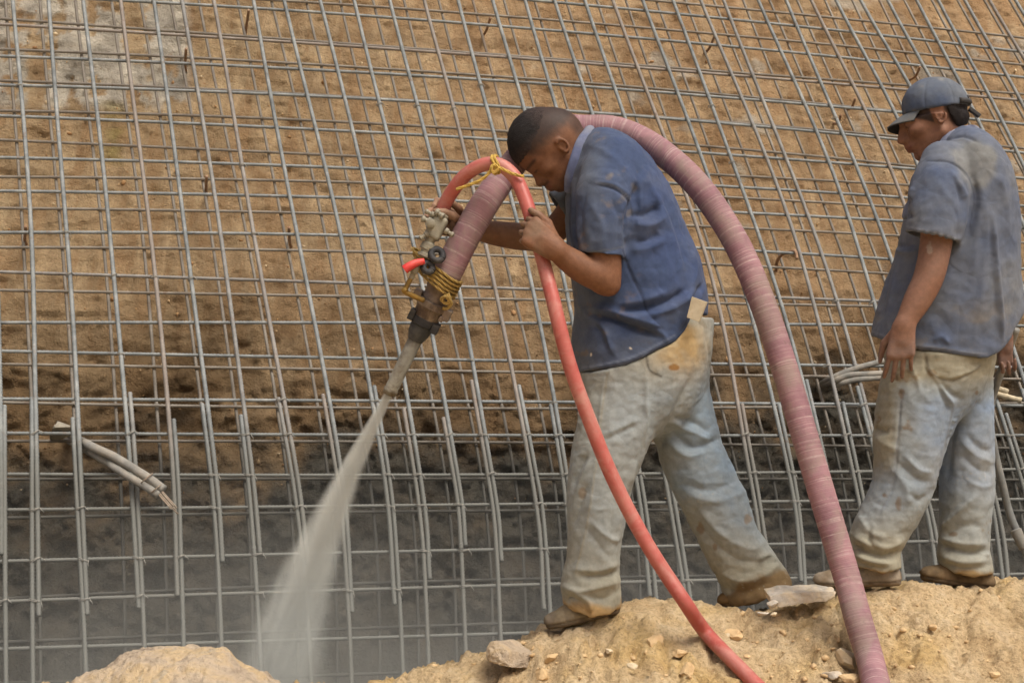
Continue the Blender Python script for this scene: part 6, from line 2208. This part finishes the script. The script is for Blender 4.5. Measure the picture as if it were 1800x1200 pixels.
# thin grey hose hanging down at the right edge with a metal sleeve
hz = [W(1786, 578, 4.90), W(1764, 640, 4.98), W(1740, 720, 5.06), W(1748, 790, 5.08), W(1762, 850, 5.08), W(1776, 905, 5.08), W(1800, 962, 5.05), W(1830, 1040, 4.98), W(1880, 1066, 4.93)]
P, s = resample(catmull(hz, 8), 0.012)
GREYH = simple_mat('grey_air_hose', S((112, 114, 112)), 0.8, 0, 0.2, 20, 0.2, S((150, 146, 136)), 0.5, 8)
ah = empty('air_hose', W(1800, 1030, 5.0), 'thin grey hose trailing down behind the second man at the right edge', 'hose')
V, F, Cc = tube_arrays(P, 0.0135, 10)
mesh_obj('tube', V, [tuple(f) for f in F] + [tuple(f) for f in Cc], GREYH, ah)
wl('sleeve', W(1785, 930, 5.07), W(1805, 975, 5.04), [(0, 0.016), (0.004, 0.020), (0.07, 0.0185), (0.074, 0.016)], SHEATH, ah)

# flat stone lying on the mesh at the left
V, F = stone_arrays(wall_pt(110, 756, 0.10), (0.11, 0.10, 0.055), 31, rotz(0.1, -0.08), 3, 0.10)
tag(mesh_obj('stone', V, F, simple_mat('dusty_flagstone', S((138, 132, 118)), 0.9, 0, 0.2, 20, 0.4), None, smooth=False), 'flat grey stone lodged on the mesh above the left cable bundle', 'stone')

# ================================================================== spray jet and the dust it raises
def vmath(nt, op, a, b=None):
    m = N(nt, 'ShaderNodeVectorMath', operation=op)
    for sock, v in ((m.inputs[0], a), (m.inputs[1], b)):
        if v is None:
            continue
        if isinstance(v, bpy.types.NodeSocket):
            nt.links.new(v, sock)
        else:
            sock.default_value = v
    return m


def volume_mat(name, color, aniso=0.0):
    m = bpy.data.materials.new(name)
    m.use_nodes = True
    nt = m.node_tree
    nt.nodes.clear()
    out = N(nt, 'ShaderNodeOutputMaterial')
    pv = N(nt, 'ShaderNodeVolumePrincipled')
    pv.inputs['Color'].default_value = (*color, 1)
    pv.inputs['Anisotropy'].default_value = aniso
    nt.links.new(pv.outputs[0], out.inputs['Volume'])
    return m, nt, pv


def build_spray():
    tip = NB - nd * 0.006
    end = on_wall(478, 1262, 0.30)
    ax = end - tip
    L = np.linalg.norm(ax)
    z = ax / L
    x = np.array([1.0, 0, 0]) - z * z[0]
    x /= np.linalg.norm(x)
    y = np.cross(z, x)
    r0, r1, bend = 0.019, 0.31, 0.12

    def cx(t):       # sag of the jet's centre line, to the left in the picture
        return -bend * 4 * t * (1 - t) * 0.5
    n = 24
    V, F = [], []
    sides = 20
    for i in range(n + 1):
        t = i / n
        R = (r0 + (r1 - r0) * t ** 1.32) * 1.02
        for j in range(sides):
            a = 2 * math.pi * j / sides
            V.append((cx(t) + R * math.cos(a), R * math.sin(a), t * L))
    for i in range(n):
        for j in range(sides):
            j2 = (j + 1) % sides
            F.append((i * sides + j, i * sides + j2, i * sides + sides + j2, i * sides + sides + j))
    F.append(tuple(range(sides - 1, -1, -1)))
    F.append(tuple(n * sides + j for j in range(sides)))
    me = bpy.data.meshes.new('spray_jet')
    me.from_pydata(V, [], F)
    o = bpy.data.objects.new('spray_jet', me)
    o.matrix_world = Matrix(((x[0], y[0], z[0], tip[0]), (x[1], y[1], z[1], tip[1]), (x[2], y[2], z[2], tip[2]), (0, 0, 0, 1)))
    COL.objects.link(o)
    m, nt, pv = volume_mat('spray_mist', (0.955, 0.975, 0.91))
    tc = N(nt, 'ShaderNodeTexCoord').outputs['Object']
    sep = N(nt, 'ShaderNodeSeparateXYZ')
    nt.links.new(tc, sep.inputs[0])
    t = math_n(nt, 'DIVIDE', sep.outputs[2], L, True)
    R = math_n(nt, 'ADD', math_n(nt, 'MULTIPLY', math_n(nt, 'POWER', t, 1.32), r1 - r0), r0)
    c = math_n(nt, 'MULTIPLY', math_n(nt, 'MULTIPLY', t, math_n(nt, 'SUBTRACT', 1.0, t)), -bend * 2.0)
    dx = math_n(nt, 'SUBTRACT', sep.outputs[0], c)
    r2 = math_n(nt, 'ADD', math_n(nt, 'MULTIPLY', dx, dx), math_n(nt, 'MULTIPLY', sep.outputs[1], sep.outputs[1]))
    q = math_n(nt, 'DIVIDE', r2, math_n(nt, 'MULTIPLY', R, R))
    prof = math_n(nt, 'POWER', math_n(nt, 'SUBTRACT', 1.0, q, True), 2.4)
    # streaks drawn out along the jet
    sc = vmath(nt, 'MULTIPLY', tc, (26.0, 26.0, 3.0))
    ns = noise(nt, 1.0, 4, 0.65, sc.outputs[0])
    streak = math_n(nt, 'MULTIPLY', math_n(nt, 'POWER', ns, 3.0), 8.2)
    fall = math_n(nt, 'SUBTRACT', 1.0, math_n(nt, 'MULTIPLY', t, 0.70))
    dens = math_n(nt, 'MULTIPLY', math_n(nt, 'MULTIPLY', prof, math_n(nt, 'POWER', R, -1.50)), math_n(nt, 'MULTIPLY', streak, fall))
    nt.links.new(math_n(nt, 'MULTIPLY', dens, 0.72), pv.inputs['Density'])
    me.materials.append(m)
    tag(o, 'pale grey jet of sprayed mortar shooting down from the nozzle', kind='stuff')


build_spray()


def build_dust():
    lo, hi = np.array([-3.4, 5.15, -1.32]), np.array([3.6, 6.95, 0.62])
    V, F = box_arrays((lo + hi) / 2, np.eye(3), (hi - lo) / 2)
    o = mesh_obj('dust_cloud', V, F, None, None, smooth=False)
    m, nt, pv = volume_mat('cement_dust', (0.93, 0.94, 0.88))
    pos = N(nt, 'ShaderNodeNewGeometry').outputs['Position']
    sep = N(nt, 'ShaderNodeSeparateXYZ')
    nt.links.new(pos, sep.inputs[0])
    # thick near the toe, thinning out upwards and towards the men
    hgt = math_n(nt, 'DIVIDE', math_n(nt, 'SUBTRACT', 0.55, sep.outputs[2]), 1.75, True)
    hgt = math_n(nt, 'POWER', hgt, 2.0)
    nearf = math_n(nt, 'DIVIDE', math_n(nt, 'SUBTRACT', sep.outputs[1], 5.15), 0.5, True)
    n1 = noise(nt, 1.7, 3, 0.55, pos, 0.6)
    bil = math_n(nt, 'SUBTRACT', math_n(nt, 'MULTIPLY', n1, 3.6), 1.2, True)
    dx = math_n(nt, 'ADD', sep.outputs[0], 0.95)
    core = math_n(nt, 'MULTIPLY', math_n(nt, 'POWER', 2.718, math_n(nt, 'MULTIPLY', math_n(nt, 'MULTIPLY', dx, dx), -1.6)), 0.9)
    d = math_n(nt, 'MULTIPLY', math_n(nt, 'MULTIPLY', hgt, nearf), math_n(nt, 'ADD', math_n(nt, 'ADD', bil, core), 0.45))
    nt.links.new(math_n(nt, 'MULTIPLY', d, 0.40), pv.inputs['Density'])
    o.data.materials.append(m)
    tag(o, 'grey cement dust hanging along the foot of the slope', kind='stuff')


build_dust()
